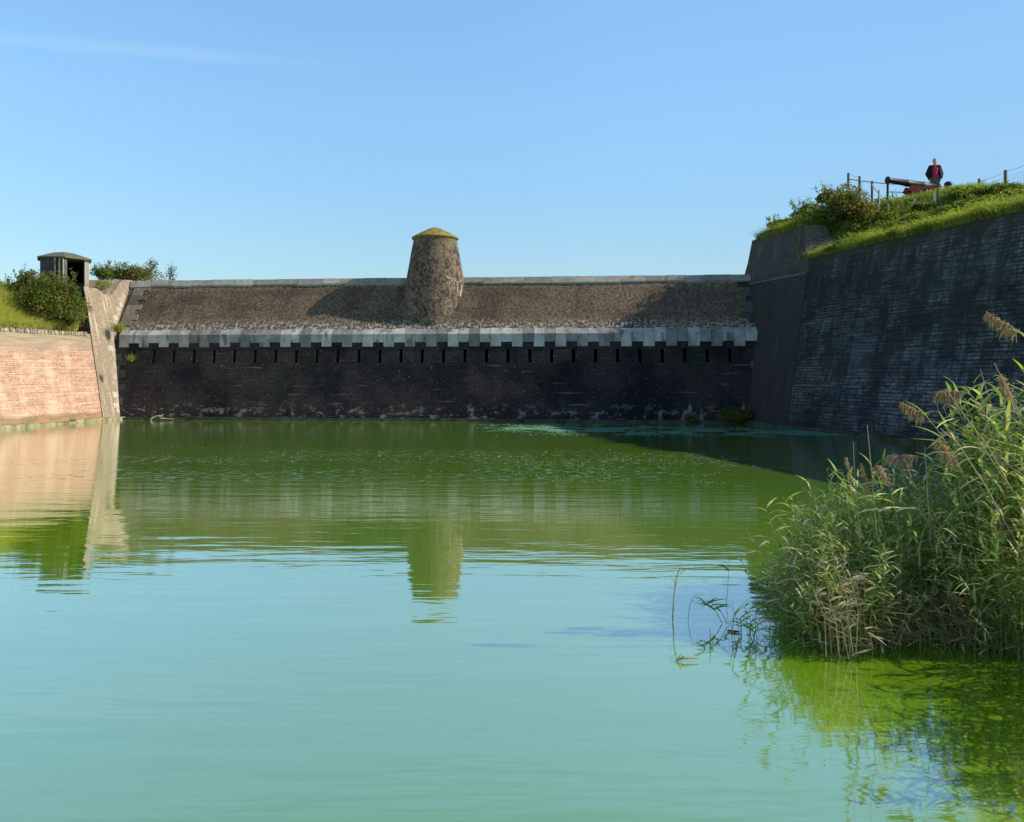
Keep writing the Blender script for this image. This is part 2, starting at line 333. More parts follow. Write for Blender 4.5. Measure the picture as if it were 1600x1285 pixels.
hh=g.math('ADD',g.math('ADD',g.math('MULTIPLY',n1,1.0),extra),g.math('MULTIPLY',g.math('MULTIPLY',n2,amp),.16))
nrm=g.bump(hh,1.0,.0065)
murk=g.noise(g.map(oc,(.07,.12,1)),1,3,.5)
dcol=g.mix(g.rng(murk,.35,.65),(.145,.315,.006),(.195,.365,.010))
df=g.n('ShaderNodeBsdfDiffuse'); g.setin(df.inputs[0],dcol)
gl=g.n('ShaderNodeBsdfGlossy'); gl.inputs['Roughness'].default_value=.035; g.l(nrm,gl.inputs['Normal']); g.setin(gl.inputs[0],(1,1,1))
fr=g.n('ShaderNodeFresnel'); fr.inputs['IOR'].default_value=1.33; g.l(nrm,fr.inputs['Normal'])
rf=g.math('POWER',fr.outputs[0],.31)
mx=g.n('ShaderNodeMixShader'); g.l(rf,mx.inputs[0]); g.l(df.outputs[0],mx.inputs[1]); g.l(gl.outputs[0],mx.inputs[2])
M['water']=g.done(mx.outputs[0])
# ------------------------------------------------------------------ setting: water and ground
def sheet(name,x0,x1,y0,y1,z,mat,**kw):
    b=MB(); b.face([(x0,y0,z),(x1,y0,z),(x1,y1,z),(x0,y1,z)],[(x0,y0),(x1,y0),(x1,y1),(x0,y1)])
    return tag(b.build(name,mat),kind='structure')
sheet('ground',-900,900,-900,900,-1.6,M['soil'])
sheet('water',-60,70,-40,120,0,M['water'])
# ------------------------------------------------------------------ survey lines of the walls
BAT=.2
def rw(D,z): return 10.05+.2495*(35.5-D)+BAT*z          # bastion wall face X
def lw(D,z): return -19.56+.257*(D-31.8)-BAT*z          # counterscarp wall face X
DL=Vector((-17.88,38.05,0)); DR=Vector((10.05,35.5,0))
du=(DR-DL); DLEN=du.length; du=du.normalized(); dn=Vector((du.y,-du.x,0))   # dn points to the camera
def dam(t,z,s): return DL+du*t-dn*s+Vector((0,0,z))
def dam_t(px,s=0):                                       # measured column to distance along the dam, at setback s
    k=(px-CX)/F; return (k*(DL.y-dn.y*s)-DL.x+dn.x*s)/(du.x-k*du.y)
# ---- dam wall
DB=.165
dw=thing('dam_wall','long dark brick dam wall with a sloping roof and a row of loopholes across the moat','wall',dam(DLEN/2,0,0))
TL,TH0,TH1=[],2.58,3.17
NL=29; ta=dam_t(208.5,.47); tb=dam_t(1141,.47)
TL=[ta+(tb-ta)*i/(NL-1) for i in range(NL)]
LW=.075
b=MB()
def dface(t0,t1,z0,z1):
    b.face([dam(t0,z0,DB*z0),dam(t1,z0,DB*z0),dam(t1,z1,DB*z1),dam(t0,z1,DB*z1)],[(t0,z0),(t1,z0),(t1,z1),(t0,z1)])
T0,T1=-.9,DLEN+1.3
dface(T0,T1,-1.2,TH0); dface(T0,T1,TH1,3.62)
ed=[T0]+[x for t in TL for x in (t-LW,t+LW)]+[T1]
for i in range(0,len(ed),2): dface(ed[i],ed[i+1],TH0,TH1)
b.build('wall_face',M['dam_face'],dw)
for t in TL:                                              # each loophole a real recess
    l=MB(); s0=DB*2.9
    c=[[dam(t+dx,z,DB*z+dd) for dx,z in ((-LW,TH0),(LW,TH0),(LW,TH1),(-LW,TH1))] for dd in (0,.55)]
    for i in range(4):
        j=(i+1)%4; l.face([c[0][i],c[0][j],c[1][j],c[1][i]],None,1)
    l.face(c[1],None,0)
    l.build('loophole',[M['void'],M['reveal']],dw)  # back face coloured black for the shade in the slot
# cornice stones: sloped weathering top, vertical front, alternately long and short
b=MB(); t=T0+.2; k=0
step=(TL[1]-TL[0])/2
t=TL[0]-step*.5-step*4
while t<T1-.2:
    w=step*random.uniform(.97,1.03); g_=.006
    on=k%2                                                # short over a loophole
    zb=3.50 if on==0 else 3.30
    top=4.16 if on==0 else 4.27
    zb+=random.uniform(-.012,.012); top+=random.uniform(-.015,.015)
    ze=3.865+random.uniform(-.006,.006); pr=.10+random.uniform(-.008,.008)
    se=DB*3.85-pr
    if t>-.75:
        a0,a1=t+g_,t+w-g_
        zt=top; st=se+(top-ze)*1.02
        P=[(zb,se),(ze,se),(zt,st),(zt-.25,st+.3),(zb,se+.35)]
        L=[dam(a0,z,s) for z,s in P]; Rr=[dam(a1,z,s) for z,s in P]
        for i in range(5):
            j=(i+1)%5; b.face([L[i],Rr[i],Rr[j],L[j]])
        b.face(L[::-1]); b.face(Rr)
    t+=w; k+=1
b.build('cornice',M['bluestone'],dw,weld=True)
# dark bed course behind the short stones
# brick slope, front and back, gently uneven
ZS,SS=4.10,DB*3.85+.14; ZR,SR=6.50,2.45
b=MB(); nt_,ns_=110,12
sl=math.hypot(ZR-ZS,SR-SS)
def spt(t,q,back=False):
    z=ZS+(ZR-ZS)*q; s=SS+(SR-SS)*q
    e=.025*(mnoise.noise(Vector((t*.8,q*3,1)))+.6*mnoise.noise(Vector((t*3.1,q*9,4))))
    if back: s=2*SR-s
    return dam(t,z+e,s)
for i in range(nt_):
    for j in range(ns_):
        t0=T0+(T1-T0)*i/nt_; t1=T0+(T1-T0)*(i+1)/nt_; q0=j/ns_; q1=(j+1)/ns_
        b.face([spt(t0,q0),spt(t1,q0),spt(t1,q1),spt(t0,q1)],[(t0,q0*sl),(t1,q0*sl),(t1,q1*sl),(t0,q1*sl)])
b.build('roof_slope',M['dam_slope'],dw,weld=True,smooth=True)
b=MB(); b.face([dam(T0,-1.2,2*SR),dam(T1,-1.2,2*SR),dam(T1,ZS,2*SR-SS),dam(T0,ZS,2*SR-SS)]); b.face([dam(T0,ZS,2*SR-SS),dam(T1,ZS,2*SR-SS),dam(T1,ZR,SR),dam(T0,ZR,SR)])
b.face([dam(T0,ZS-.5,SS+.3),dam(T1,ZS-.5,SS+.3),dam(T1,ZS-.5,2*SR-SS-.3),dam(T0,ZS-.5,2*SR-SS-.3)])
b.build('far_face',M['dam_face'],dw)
b=MB(); t=T0+.05; nrm_s=Vector((0,0,1))
while t<T1:
    w=random.uniform(.8,1.25); hh_=random.uniform(-.012,.012); dq=.30+random.uniform(-.03,.05)
    q=1-dq/ (sl); za=ZS+(ZR-ZS)*q; sa=SS+(SR-SS)*q
    P=[(za-.005,sa-.0),(za+.075+hh_,sa-.045),(ZR+.10+hh_,SR-.06),(ZR+.10+hh_,SR+.06),(za+.075,2*SR-sa+.045),(za-.06,2*SR-sa-.05)]
    L=[dam(t+.006,z,s) for z,s in P]; Rr=[dam(min(t+w,T1)-.006,z,s) for z,s in P]
    for i in range(6):
        j=(i+1)%6; b.face([L[i],Rr[i],Rr[j],L[j]])
    b.face(L[::-1]); b.face(Rr); t+=w
b.build('capstone',M['capstone'],dw,weld=True)
# quoins: alternating blocks at both ends, on the slope and on the face
def quoins(name,t0,sgn,mat_s,mat_f):
    q=MB(); v=.25; i=0; nv=Vector(dam(0,SR-SS,-(ZR-ZS))-dam(0,0,0)).normalized()
    d=(spt(0,1)-spt(0,0)).normalized()
    while v<sl-.45:
        hh_=random.uniform(.26,.34); w=(.78 if i%2 else .48)+random.uniform(-.05,.05)
        z=ZS+(ZR-ZS)*v/sl; s=SS+(SR-SS)*v/sl
        off=.5-z*.0
        o=dam(t0,z,s)+nv*-.05
        q.box(o, du*(sgn*w), nv*(.085+random.uniform(0,.015)), d*(hh_-.012)); v+=hh_; i+=1
    q.build(name,mat_s,dw,weld=True)
    q=MB(); z=.35; i=0
    while z<3.2:
        hh_=random.uniform(.24,.34); w=(.60 if i%2 else .34)+random.uniform(-.05,.05)
        o=dam(t0,z,DB*z+.05); q.box(o, du*(sgn*w), dn*.062, Vector((0,0,hh_-.012))-dn*(DB*(hh_-.012))); z+=hh_; i+=1
    q.build(name,mat_f,dw,weld=True)
quoins('quoin',-.62,1,M['quoin'],M['quoin_dark'])
quoins('quoin',DLEN+.75,-1,M['quoin_dark'],M['quoin_dark'])
# plinth at the waterline
b=MB(); t=-.1
while t<DLEN+.2:
    w=random.uniform(1.2,2.2); b.box(dam(t,-.5,.02),du*(w-.01),dn*(.20+random.uniform(-.02,.02)),(0,0,.60+random.uniform(-.02,.015))); t+=w
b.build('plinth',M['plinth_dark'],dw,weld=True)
# lime crusts near the right corner, flowing down the wall
def crust(px,ytop,ybot,wpx,peaks):
    peaks=[(c,s*1.5,a) for c,s,a in peaks]
    t=dam_t(px); D=DL.y+du.y*t; sc_=D/F; z1=H-(ytop-HY)*sc_; z0=max(.02,H-(ybot-HY)*sc_); w=wpx*sc_
    q=MB(); n=22
    for i in range(n):
        for j in range(8):
            def p(i,j):
                x=i/n-.5; env=max(.08,max(math.exp(-((x-c)/s)**2)*a for c,s,a in peaks))
                z=z0+(z1-z0)*env*(.72+.55*abs(mnoise.noise(Vector((x*14,px,1)))))*j/8; th=.03+.10*env*(1-(j/8)**2)*math.sin(math.pi*min(1,max(0,i/n)))+.03*mnoise.noise(Vector((x*9,z*5,px)))
                taper=1-.12*j/8+.12*mnoise.noise(Vector((z*6,px,2)))
                return dam(t+x*w*taper,z,DB*z-max(th,.004))
            q.face([p(i,j),p(i+1,j),p(i+1,j+1),p(i,j+1)])
    q.build('lime_crust',M['lime'],dw,weld=True,smooth=True)
crust(1078,624,662,30,[(.0,.16,1),(-.32,.12,.72),(.28,.14,.62)])
crust(1097,632,662,8,[(0,.3,1)]); crust(1032,637,662,7,[(0,.5,1),(.3,.4,.9)]); crust(1160,623,662,16,[(.15,.25,1),(-.3,.2,.55)])
# ---- tower on the ridge
tt=dam_t(680,2.45); TC=dam(tt,ZR,SR)
tw=thing('stone_tower','squat tapering brick tower with a yellow lichen cap on the dam ridge','tower',TC)
b=MB(); prof=[]
for i in range(15):
    z=-2.6+i*(4.50/14); prof.append((1.36-(.185 if z>0 else .10)*z,z))
b.lathe(TC,prof,56); me=b.mesh('tower_body',True)
for v in me.vertices:
    c=v.co-TC; k=1+.012*mnoise.noise(Vector((c.x*2,c.y*2,c.z*2)))+.006*mnoise.noise(Vector((c.x*6,c.y*6,c.z*6))); v.co.x=TC.x+c.x*k; v.co.y=TC.y+c.y*k
link('tower_body',me,M['tower'],tw,smooth=True)
b=MB(); b.lathe(TC,[(.9,1.87),(1.07,1.885),(1.11,1.93),(1.10,1.975),(.74,2.17),(.38,2.35),(.10,2.46),(.001,2.48)],40,jit=.012)
b.build('cap',M['lichen'],tw,weld=True)
# ------------------------------------------------------------------ bastion on the right
bw=thing('bastion_wall','tall shaded grey brick bastion wall under the grassy bank','wall',(rw(25,0),25,0))
ZT=6.7; DJ0,DJ1=32.6,33.3                                 # joint with the corner pier (base, top)
b=MB(); nD=40
def rwp(D,z,off=0): return Vector((rw(D,z)-off,D,z))
for i in range(nD):
    for (z0,z1) in ((-1.2,2.5),(2.5,ZT)):
        P=[]
        for (q,z) in ((i,z0),(i+1,z0),(i+1,z1),(i,z1)):
            e=DJ0+(DJ1-DJ0)*max(0,z)/ZT; D=e+(2.0-e)*q/nD
            P.append((D,z))
        b.face([rwp(D,z,.02*mnoise.noise(Vector((D*.6,z*.7,0)))) for D,z in P],[((60-D)*1.03,z) for D,z in P])
b.face([(rw(2,ZT),2,ZT),(rw(DJ1,ZT),DJ1,ZT),(rw(DJ1,ZT)+.8,DJ1,ZT),(rw(2,ZT)+.8,2,ZT)][::-1])
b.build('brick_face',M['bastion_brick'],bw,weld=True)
b=MB(); D=35.3
while D>3:
    w=random.uniform(1.5,2.6); o=Vector((rw(D,0)+.1,D,-.5)); d=Vector((rw(D-w,0)-rw(D,0),-w,0))
    b.box(o,d*.997,Vector((-.38+random.uniform(-.02,.02),0,0)),(0,0,.62+random.uniform(-.02,.02))); D-=w
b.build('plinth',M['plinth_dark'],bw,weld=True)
# corner pier with its parapet
ZL,ZP,DE=6.15,8.2,38.25
bp=thing('corner_pier','brown brick corner pier of the bastion with a pale ledge and raised parapet','pier',(rw(35.5,0),35.5,0))
b=MB(); PO=.05
def pface(D0b,D0t,D1b,D1t,z0,z1,off):
    n=8
    for i in range(n):
        f0,f1=i/n,(i+1)/n
        P=[(D0b+(D1b-D0b)*f0,z0),(D0b+(D1b-D0b)*f1,z0),(D0t+(D1t-D0t)*f1,z1),(D0t+(D1t-D0t)*f0,z1)]
        b.face([rwp(D,z,off) for D,z in P],[(-D,z) for D,z in P])
jd=lambda z: DJ0+(DJ1-DJ0)*z/ZT
pface(DE,DE,jd(-1.2),jd(ZL),-1.2,ZL,PO)
b.face([rwp(jd(-1.2),-1.2,PO),rwp(jd(-1.2),-1.2,-.2),rwp(jd(ZL),ZL,-.2),rwp(jd(ZL),ZL,PO)])     # near return
b.face([rwp(DE,-1.2,PO),Vector((26,DE+.6,-1.2)),Vector((26,DE+.6,ZL)),rwp(DE,ZL,PO)])             # far flank
b.build('pier_face',M['pier_dark'],bp,weld=True)
b=MB(); pface(DE,DE,33.35,34.3,ZL,ZP,PO-.09)
b.build('parapet_face',M['parapet_brick'],bp,weld=True)
b=MB(); b.face([rwp(33.35,ZL,PO-.09),rwp(33.35,ZL,-1.6),rwp(34.3,ZP,-.95),rwp(34.3,ZP,PO-.09)]); b.build('parapet_end',M['end_brick'],bp)
b=MB(); b.face([rwp(34.3,ZP,PO-.09),rwp(34.3,ZP,-.95),rwp(DE,ZP,-1.6),rwp(DE,ZP,PO-.09)])
b.face([rwp(DE,ZL,PO-.09),Vector((26,DE+.6,ZL)),Vector((26,DE+.6,ZP)),rwp(DE,ZP,PO-.09)]); b.build('parapet_top',M['parapet_brick'],bp)
b=MB(); b.box(rwp(33.32,ZL-.05,PO+.02),Vector((rw(DE,0)-rw(33.32,0),DE-33.32,0)),Vector((.3,0,0)),(0,0,.06)); b.build('ledge',M['quoin'],bp)
# ---- bank behind it
def sm(a,b_,x): t=min(1,max(0,(x-a)/(b_-a))); return t*t*(3-2*t)
def bank_h(X,Y):
    zb=6.72+(8.15-6.72)*sm(34.22,34.5,Y); edge=rw(min(Y,DE),zb); d=X-edge
    wid=8.0-1.1*sm(31,35,Y)
    top=8.85+.88*sm(30.5,35.0,Y)
    t=max(0,min(1,d/wid)); prof=.55*t+.45*t*t*(3-2*t)
    h=zb+(top-zb)*prof
    h-=1.6*sm(38.0,40.5,Y)
    if d>.25: h+=.12*mnoise.noise(Vector((X*.6,Y*.6,0)))*min(1,d)
    return h
b=MB(); nx,ny=46,64
ys=sorted([2+(40.5-2)*j/ny for j in range(ny+1)]+[34.2,34.3,34.4,34.52]); ny=len(ys)-1
def bpnt(i,y):
    zb=6.72+(8.15-6.72)*sm(34.22,34.5,y); x0=rw(min(y,DE),zb)+.03+.12*sm(34.2,34.4,y); u=(i/nx)**1.5; X=x0+34*u; return Vector((X,y,bank_h(X,y)))
for i in range(nx):
    for j in range(ny):
        b.face([bpnt(i,ys[j]),bpnt(i+1,ys[j]),bpnt(i+1,ys[j+1]),bpnt(i,ys[j+1])])
o=b.build('bank',M['turf'],weld=True,smooth=True); tag(o,kind='structure')
def dR(x,y): return x-rw(min(y,DE),6.72+1.43*sm(34.25,34.5,y))
def march(px,py,fn,d0=22,d1=48):                          # where a sight line meets a bank
    D=d0
    while D<d1:
        p=at(px,py,D)
        if dR(p.x,p.y)>.05 and p.z<=fn(p.x,p.y): return p
        D+=.04
    return None
# ------------------------------------------------------------------ counterscarp on the left
cw=thing('counterscarp_wall','sunlit orange red brick moat wall with grey weathered top','wall',(lw(33,0),33,0))
ZW=3.86; DK=37.55
def lwp(D,z,off=0): return Vector((lw(D,z)+off,D,z))
b=MB(); nD=44
for i in range(nD):
    for z0,z1 in ((-1.2,1.9),(1.9,ZW)):
        P=[(4+(DK-4)*q/nD,z) for q,z in ((i,z0),(i+1,z0),(i+1,z1),(i,z1))]
        b.face([lwp(D,z,.02*mnoise.noise(Vector((D*.6,z*.7,3)))) for D,z in P],[(D*1.03,z) for D,z in P])
b.build('brick_face',M['red_brick'],cw,weld=True)
b=MB(); D=5.0; dl=Vector((.249,.9685,0))
while D<37.0:
    w=random.uniform(.085,.12); e=random.uniform(-.02,.025)
    b.box(lwp(D,ZW-.10,.02+e),dl*(w-.008),Vector((-.42,.1,0)),(-.02,0,.17+random.uniform(-.025,.025)),jit=.006); D+=w
b.build('coping',M['coping'],cw,weld=False)
b=MB(); D=5.0
while D<38:
    w=random.uniform(1.3,2.2); o=Vector((lw(D,0)-.1,D,-.5)); b.box(o,dl*w*.997,Vector((.36+random.uniform(-.02,.03),0,0)),(0,0,.62+random.uniform(-.03,.03))); D+=w*.9685
b.build('plinth',M['plinth'],cw,weld=True)
cp=thing('abutment_pier','sunlit tan weathered brick pier below the wooden hut','pier',(lw(38,0),38,0))
b=MB(); n=6
def lpier_top(D): return 6.0 if D<38.6 else 6.0+.62*sm(38.8,40.3,D)-.28*sm(38.0,38.8,D)*(1-sm(39.0,40.0,D))
Ds=[37.02,37.4,37.8,38.2,38.6,38.9,39.2,39.6,40.0,40.4,40.9]
for a,c in zip(Ds,Ds[1:]):
    for k in range(6):
        za=lambda D,k: -1.2+(lpier_top(D)+1.2)*k/6
        ea=lambda D,z: D+(.45*(z/6.0) if D<37.1 and z>0 else 0)
        P=[(a,za(a,k)),(c,za(c,k)),(c,za(c,k+1)),(a,za(a,k+1))]
        b.face([lwp(ea(D,z),z,.04) for D,z in P],[(D,z) for D,z in P])
for a,c in zip(Ds[1:],Ds[2:]): b.face([lwp(a,lpier_top(a),.04),lwp(c,lpier_top(c),.04),lwp(c,lpier_top(c),-2.5),lwp(a,lpier_top(a),-2.5)])
b.build('lit_face',M['pier_brick'],cp,weld=True)
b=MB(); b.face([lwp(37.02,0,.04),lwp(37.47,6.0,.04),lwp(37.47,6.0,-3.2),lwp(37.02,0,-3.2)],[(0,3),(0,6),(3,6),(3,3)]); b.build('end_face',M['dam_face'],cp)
b=MB(); z=.3; i=0
while z<6.3:
    hh_=random.uniform(.2,.3); w=(.34 if i%2 else .17)+random.uniform(-.03,.03)
    Dq=38.02+DB*z+.02 if z<3.9 else 38.75+(z-3.9)*.66
    o=lwp(Dq-w,z,-.04); b.box(o,lwp(Dq,z,-.04)-o,Vector((.088,0,0)),lwp(Dq-w,z+hh_-.01,-.04)-o); z+=hh_; i+=1
b.build('quoin',M['quoin_pale'],cp,weld=True)
def lbank_h(X,Y):
    e=lw(min(Y,37),ZW)-.35; d=e-X
    t=max(0,min(1,d/3.4)); h=ZW+.0+(5.75-ZW)*(.5*t+.5*t*t*(3-2*t))
    h=h+(max(h,5.55)-h)*sm(37.0,37.5,Y)
    return h+.1*mnoise.noise(Vector((X*.6,Y*.6,5)))*min(1,max(0,d))
b=MB(); nx,ny=30,48
def lpnt(i,j):
    y=5+(47-5)*j/ny; x0=lw(min(y,37),ZW)-.35-(.5*sm(36.8,37.4,y)); X=x0-40*(i/nx)**1.8; return Vector((X,y,lbank_h(X,y)))
for i in range(nx):
    for j in range(ny): b.face([lpnt(i,j),lpnt(i,j+1),lpnt(i+1,j+1),lpnt(i+1,j)])
o=b.build('bank',M['turf'],weld=True,smooth=True); tag(o,kind='structure')
# ---- wooden hut on the pier
hd=38.9; HC=Vector(((101-CX)/F*hd, hd, 0)); hz0=6.05; hz1=H-(405.5-HY)/F*hd; hR=1.14
HC.z=hz0
hut=thing('wooden_hut','small dark hexagonal wooden lookout hut with a mossy pointed roof','hut',HC)
ha=R(-61)                                        # a corner faces the camera
cor=[Vector((HC.x+hR*math.cos(ha+i*math.pi/3),HC.y+hR*math.sin(ha+i*math.pi/3),0)) for i in range(6)]
# corner 0 faces the camera; wall 0 (0->1) is the right-hand front with the opening
for i in range(6):
    a,c=cor[i],cor[(i+1)%6]; d=(c-a); L=d.length; d=d.normalized(); nout=Vector((d.y,-d.x,0))
    q=MB(); x=0
    if i==0:
        for x0,x1 in ((.0,.10),(L-.20,L)):
            if x0>0:
                q2=MB(); q2.box(a+d*x0+Vector((0,0,hz0-.12)),d*(x1-x0),nout*-.06,(0,0,hz1-hz0+.12)); q2.build('jamb',M['lit_wood'],hut); continue
            q.box(a+d*x0+Vector((0,0,hz0-.1)),d*(x1-x0),nout*-.05,(0,0,hz1-hz0+.1))
        q.box(a+d*.1+Vector((0,0,hz0-.1)),d*(L-.30),nout*-.05,(0,0,.16)); q.box(a+d*.1+Vector((0,0,hz1-.09)),d*(L-.30),nout*-.05,(0,0,.09))
        q.build('opening_frame',M['old_wood'],hut); continue
    while x<L-.02:
        w=min(random.uniform(.11,.16),L-x); q.box(a+d*(x+.008)+nout*random.uniform(0,.012)+Vector((0,0,hz0-.35)),d*(w-.016),nout*-.04,(0,0,hz1-hz0+.35)); x+=w
    q.build('board_wall',M['lit_wood'] if i==1 else M['old_wood'],hut)  # the sun-facing side gets the lit board colour
    if i in (5,):
        q=MB()
        for f in (.62,.80,.95): q.tube([a+d*(L*f)+nout*.05+Vector((0,0,hz0-.3)),a+d*(L*f)+nout*.05+Vector((0,0,hz1-.02))],.045,7)
        q.build('batten',M['lit_wood'],hut)  # battens carry the same painted sunlight
q=MB(); q.face([Vector((p.x,p.y,hz0-.02)) for p in cor]); q.build('floor',M['old_wood'],hut)
ci=[Vector((HC.x,HC.y,0))+(p-Vector((HC.x,HC.y,0)))*.935 for p in cor]; q=MB()
for i in range(1,6):
    a,c=ci[i],ci[(i+1)%6]; q.face([a+Vector((0,0,hz0-.3)),c+Vector((0,0,hz0-.3)),c+Vector((0,0,hz1-.03)),a+Vector((0,0,hz1-.03))])
q.face([p+Vector((0,0,hz1-.03)) for p in ci]); q.build('shade_liner',M['void'],hut)  # added black liner: interior shade as colour, also closes board gaps
q=MB(); e=[HC+(p-Vector((HC.x,HC.y,0)))*1.12 for p in cor]
lo=[Vector((p.x,p.y,hz1-.06)) for p in e]; hi=[Vector((p.x,p.y,hz1+.0)) for p in e]; ap=Vector((HC.x-.05,HC.y,H-(394.5-HY)/F*hd+.02))
md=[h_.lerp(ap,.62)+Vector((0,0,.05)) for h_ in hi]
for i in range(6):
    j=(i+1)%6; q.face([lo[i],lo[j],hi[j],hi[i]]); q.face([hi[i],hi[j],md[j],md[i]]); q.face([md[i],md[j],ap])
q.face(lo[::-1]); q.build('roof',M['hut_roof'],hut,weld=True)
# ------------------------------------------------------------------ vegetation on the banks
def pts_on(fn,xr,yr,n,cond):
    out=[]
    while len(out)<n:
        x=random.uniform(*xr); y=random.uniform(*yr)
        if cond(x,y): out.append((x,y,fn(x,y)))
    return np.array(out)
def inview(x,y): 
    p=CX+x/y*F; return -60<p<1680
P=pts_on(bank_h,(9,30),(20,40.3),52000,lambda x,y: dR(x,y)>.02 and y<38.0 and dR(x,y)<9 and inview(x,y) and random.random()<(1.0 if dR(x,y)<4 else .35))
tag(link('bank_grass',blades_mesh('bank_grass',P,.30,.030,.8,(-.1,-.05)),M['grass']),'mixed green grass covering the bank above the bastion wall','grass',None,'stuff')
P=pts_on(bank_h,(9,24),(19,40),15000,lambda x,y: 0<dR(x,y)<1.25 and y<37.8 and inview(x,y) and (y<32.6 or y>35.0 or (y>34.4 and dR(x,y)>.5)))
tag(link('edge_grass',blades_mesh('edge_grass',P,np.array([.22+.34*max(0,mnoise.noise(Vector((p[0]*.9,p[1]*1.3,3)))+.45)+.25*max(0,mnoise.noise(Vector((p[0]*4,p[1]*4,9)))) for p in P]),.022,1.5,(-.5,-.1)),M['grass_bright']),'long pale grass hanging over the bastion wall edge','grass',None,'stuff')
P=pts_on(bank_h,(9,30),(20,38),19000,lambda x,y: dR(x,y)>.15 and dR(x,y)<4.2+1.5*(y<31) and inview(x,y) and mnoise.noise(Vector((x*.8,y*.8,11)))+.25*mnoise.noise(Vector((x*3,y*3,2)))>(.08 if dR(x,y)<1.2 else -.12) and not (32.8<y<34.4 and dR(x,y)<1.5))
P[:,2]+=np.abs(RNG.normal(size=len(P)))*.20+.05
tag(link('bank_weeds',leaves_mesh('bank_weeds',P,.095),M['weed']),'patchy leafy weeds growing through the grass of the right bank','weeds',None,'stuff')
P=pts_on(lbank_h,(-30,-18),(24,37.2),17000,lambda x,y: inview(x,y) and lw(min(y,37),ZW)-.36>x and lw(min(y,37),ZW)-5<x)
tag(link('meadow_grass',blades_mesh('meadow_grass',P,.50,.028,1.2,(.25,-.1)),M['meadow']),'tall sunlit yellow green grass on top of the red brick wall','grass',None,'stuff')
def clump_points(c,rad,n,ncl,flat=.75):
    c=np.array(c); out=[]
    cs=[]; 
    for _ in range(ncl):
        d=rand_dirs(1)[0]; d[2]=abs(d[2])*1.1-.25; cs.append((c+d*np.array(rad)*RNG.uniform(.35,.8),RNG.uniform(.28,.46)))
    for _ in range(ncl):
        cc,rr=cs[_]; k=n//ncl; d=rand_dirs(k); r=rr*np.array(rad)*RNG.uniform(.55,1.12,(k,1))
        out.append(cc+d*r)
    return np.concatenate(out)
def bush(name,label,cat,c,rad,n,mat,leaf=.1,ncl=14,group=None,shoots=10,floor=None,bark='bark'):
    c=Vector(c); t=thing(name,label,cat,(c.x,c.y,c.z-rad[2]*.8),group)
    P=clump_points(c,rad,n,ncl)
    st=MB(); base=Vector((c.x,c.y,c.z-rad[2]*.6)); sp=[]
    for k in range(9):
        a=random.uniform(0,6.28); tip=c+Vector((math.cos(a)*rad[0]*.6,math.sin(a)*rad[1]*.75,rad[2]*random.uniform(-.2,.8)))
        m=base.lerp(tip,.5)+Vector((random.uniform(-.1,.1),random.uniform(-.1,.1),.12)); st.tube([base,m,tip],[.035,.022,.008],5)
    for k in range(shoots):
        a=random.uniform(0,6.28); p0=base; pm_=c+Vector((math.cos(a)*rad[0]*.7,math.sin(a)*rad[1]*.6,rad[2]*.6)); p1=pm_+Vector((random.uniform(-.22,.22),random.uniform(-.1,.1),rad[2]*random.uniform(.25,.65)))
        st.tube([p0,pm_,pm_.lerp(p1,.5)+Vector((.02,0,0)),p1],[.014,.010,.007,.003],4)
        q=np.array([pm_.lerp(p1,random.random()) for _ in range(16)])+RNG.normal(size=(16,3))*.05; P=np.concatenate([P,q])
    if floor is not None: P=P[P[:,2]>np.array([floor(p[0],p[1])-.15 for p in P])]
    st.build('branch',M[bark],t); link('foliage',leaves_mesh('foliage',P,leaf),M[mat],t)
    return t
# left bushes
p=at(78,474,36.0); bush('bush','large dark green bush on the red brick wall beside the hut','bush',(p.x,p.y,p.z),(1.6,1.1,1.35),12500,'bush_green',.10,26,shoots=9)
p=at(108,496,36.3); bush('bush','dark green bush spreading to the end of the red brick wall below the hut','bush',(p.x,p.y,p.z),(.85,.8,.62),4200,'bush_green',.10,14,shoots=2)
p=at(48,452,36.9); bush('bush','leafy dark bush in front of the left side of the wooden hut','bush',(p.x,p.y,p.z),(.95,.8,.8),4200,'bush_green',.10,14,shoots=7)
p=at(20,462,36.6); bush('bush','dark bush at the left picture edge behind the tall grass','bush',(p.x,p.y,p.z),(.75,.8,.75),3200,'bush_green',.10,12,shoots=8)
p=at(203,428,43); bush('bush','olive green bush on the skyline between the hut and the dam ridge','bush',(p.x,p.y,p.z-.15),(1.75,1.0,.75),5600,'bush_olive',.10,20,shoots=22)
p=at(160,428,42.0); bush('bush','small green bush close beside the right side of the hut','bush',(p.x,p.y,p.z-.1),(.55,.6,.55),1900,'bush_green',.09,9,shoots=8)
p=at(268,432,43.5)
t=thing('sapling','thin blue green sapling rising above the left end of the dam ridge','sapling',(p.x,p.y,p.z-1))
q=MB(); 
for k in range(4): q.tube([p+Vector((0,0,-1)),p+Vector((random.uniform(-.12,.12),0,0)),p+Vector((random.uniform(-.22,.22),0,random.uniform(.35,.72)))],[.02,.012,.004],5)
q.build('trunk',M['bark'],t)
link('crown',leaves_mesh('crown',np.array(p)+RNG.normal(size=(420,3))*np.array([.13,.13,.30])+np.array([0,0,.05]),.08),M['sapling'],t)
p=at(12,447,37.2)
q=MB(); q.box((p.x-.05,p.y,p.z-.8),(.1,0,0),(0,.1,0),(0,0,1.13)); tag(q.build('fence_post',M['post_wood']),'short dark post in the bushes at the left picture edge','post')
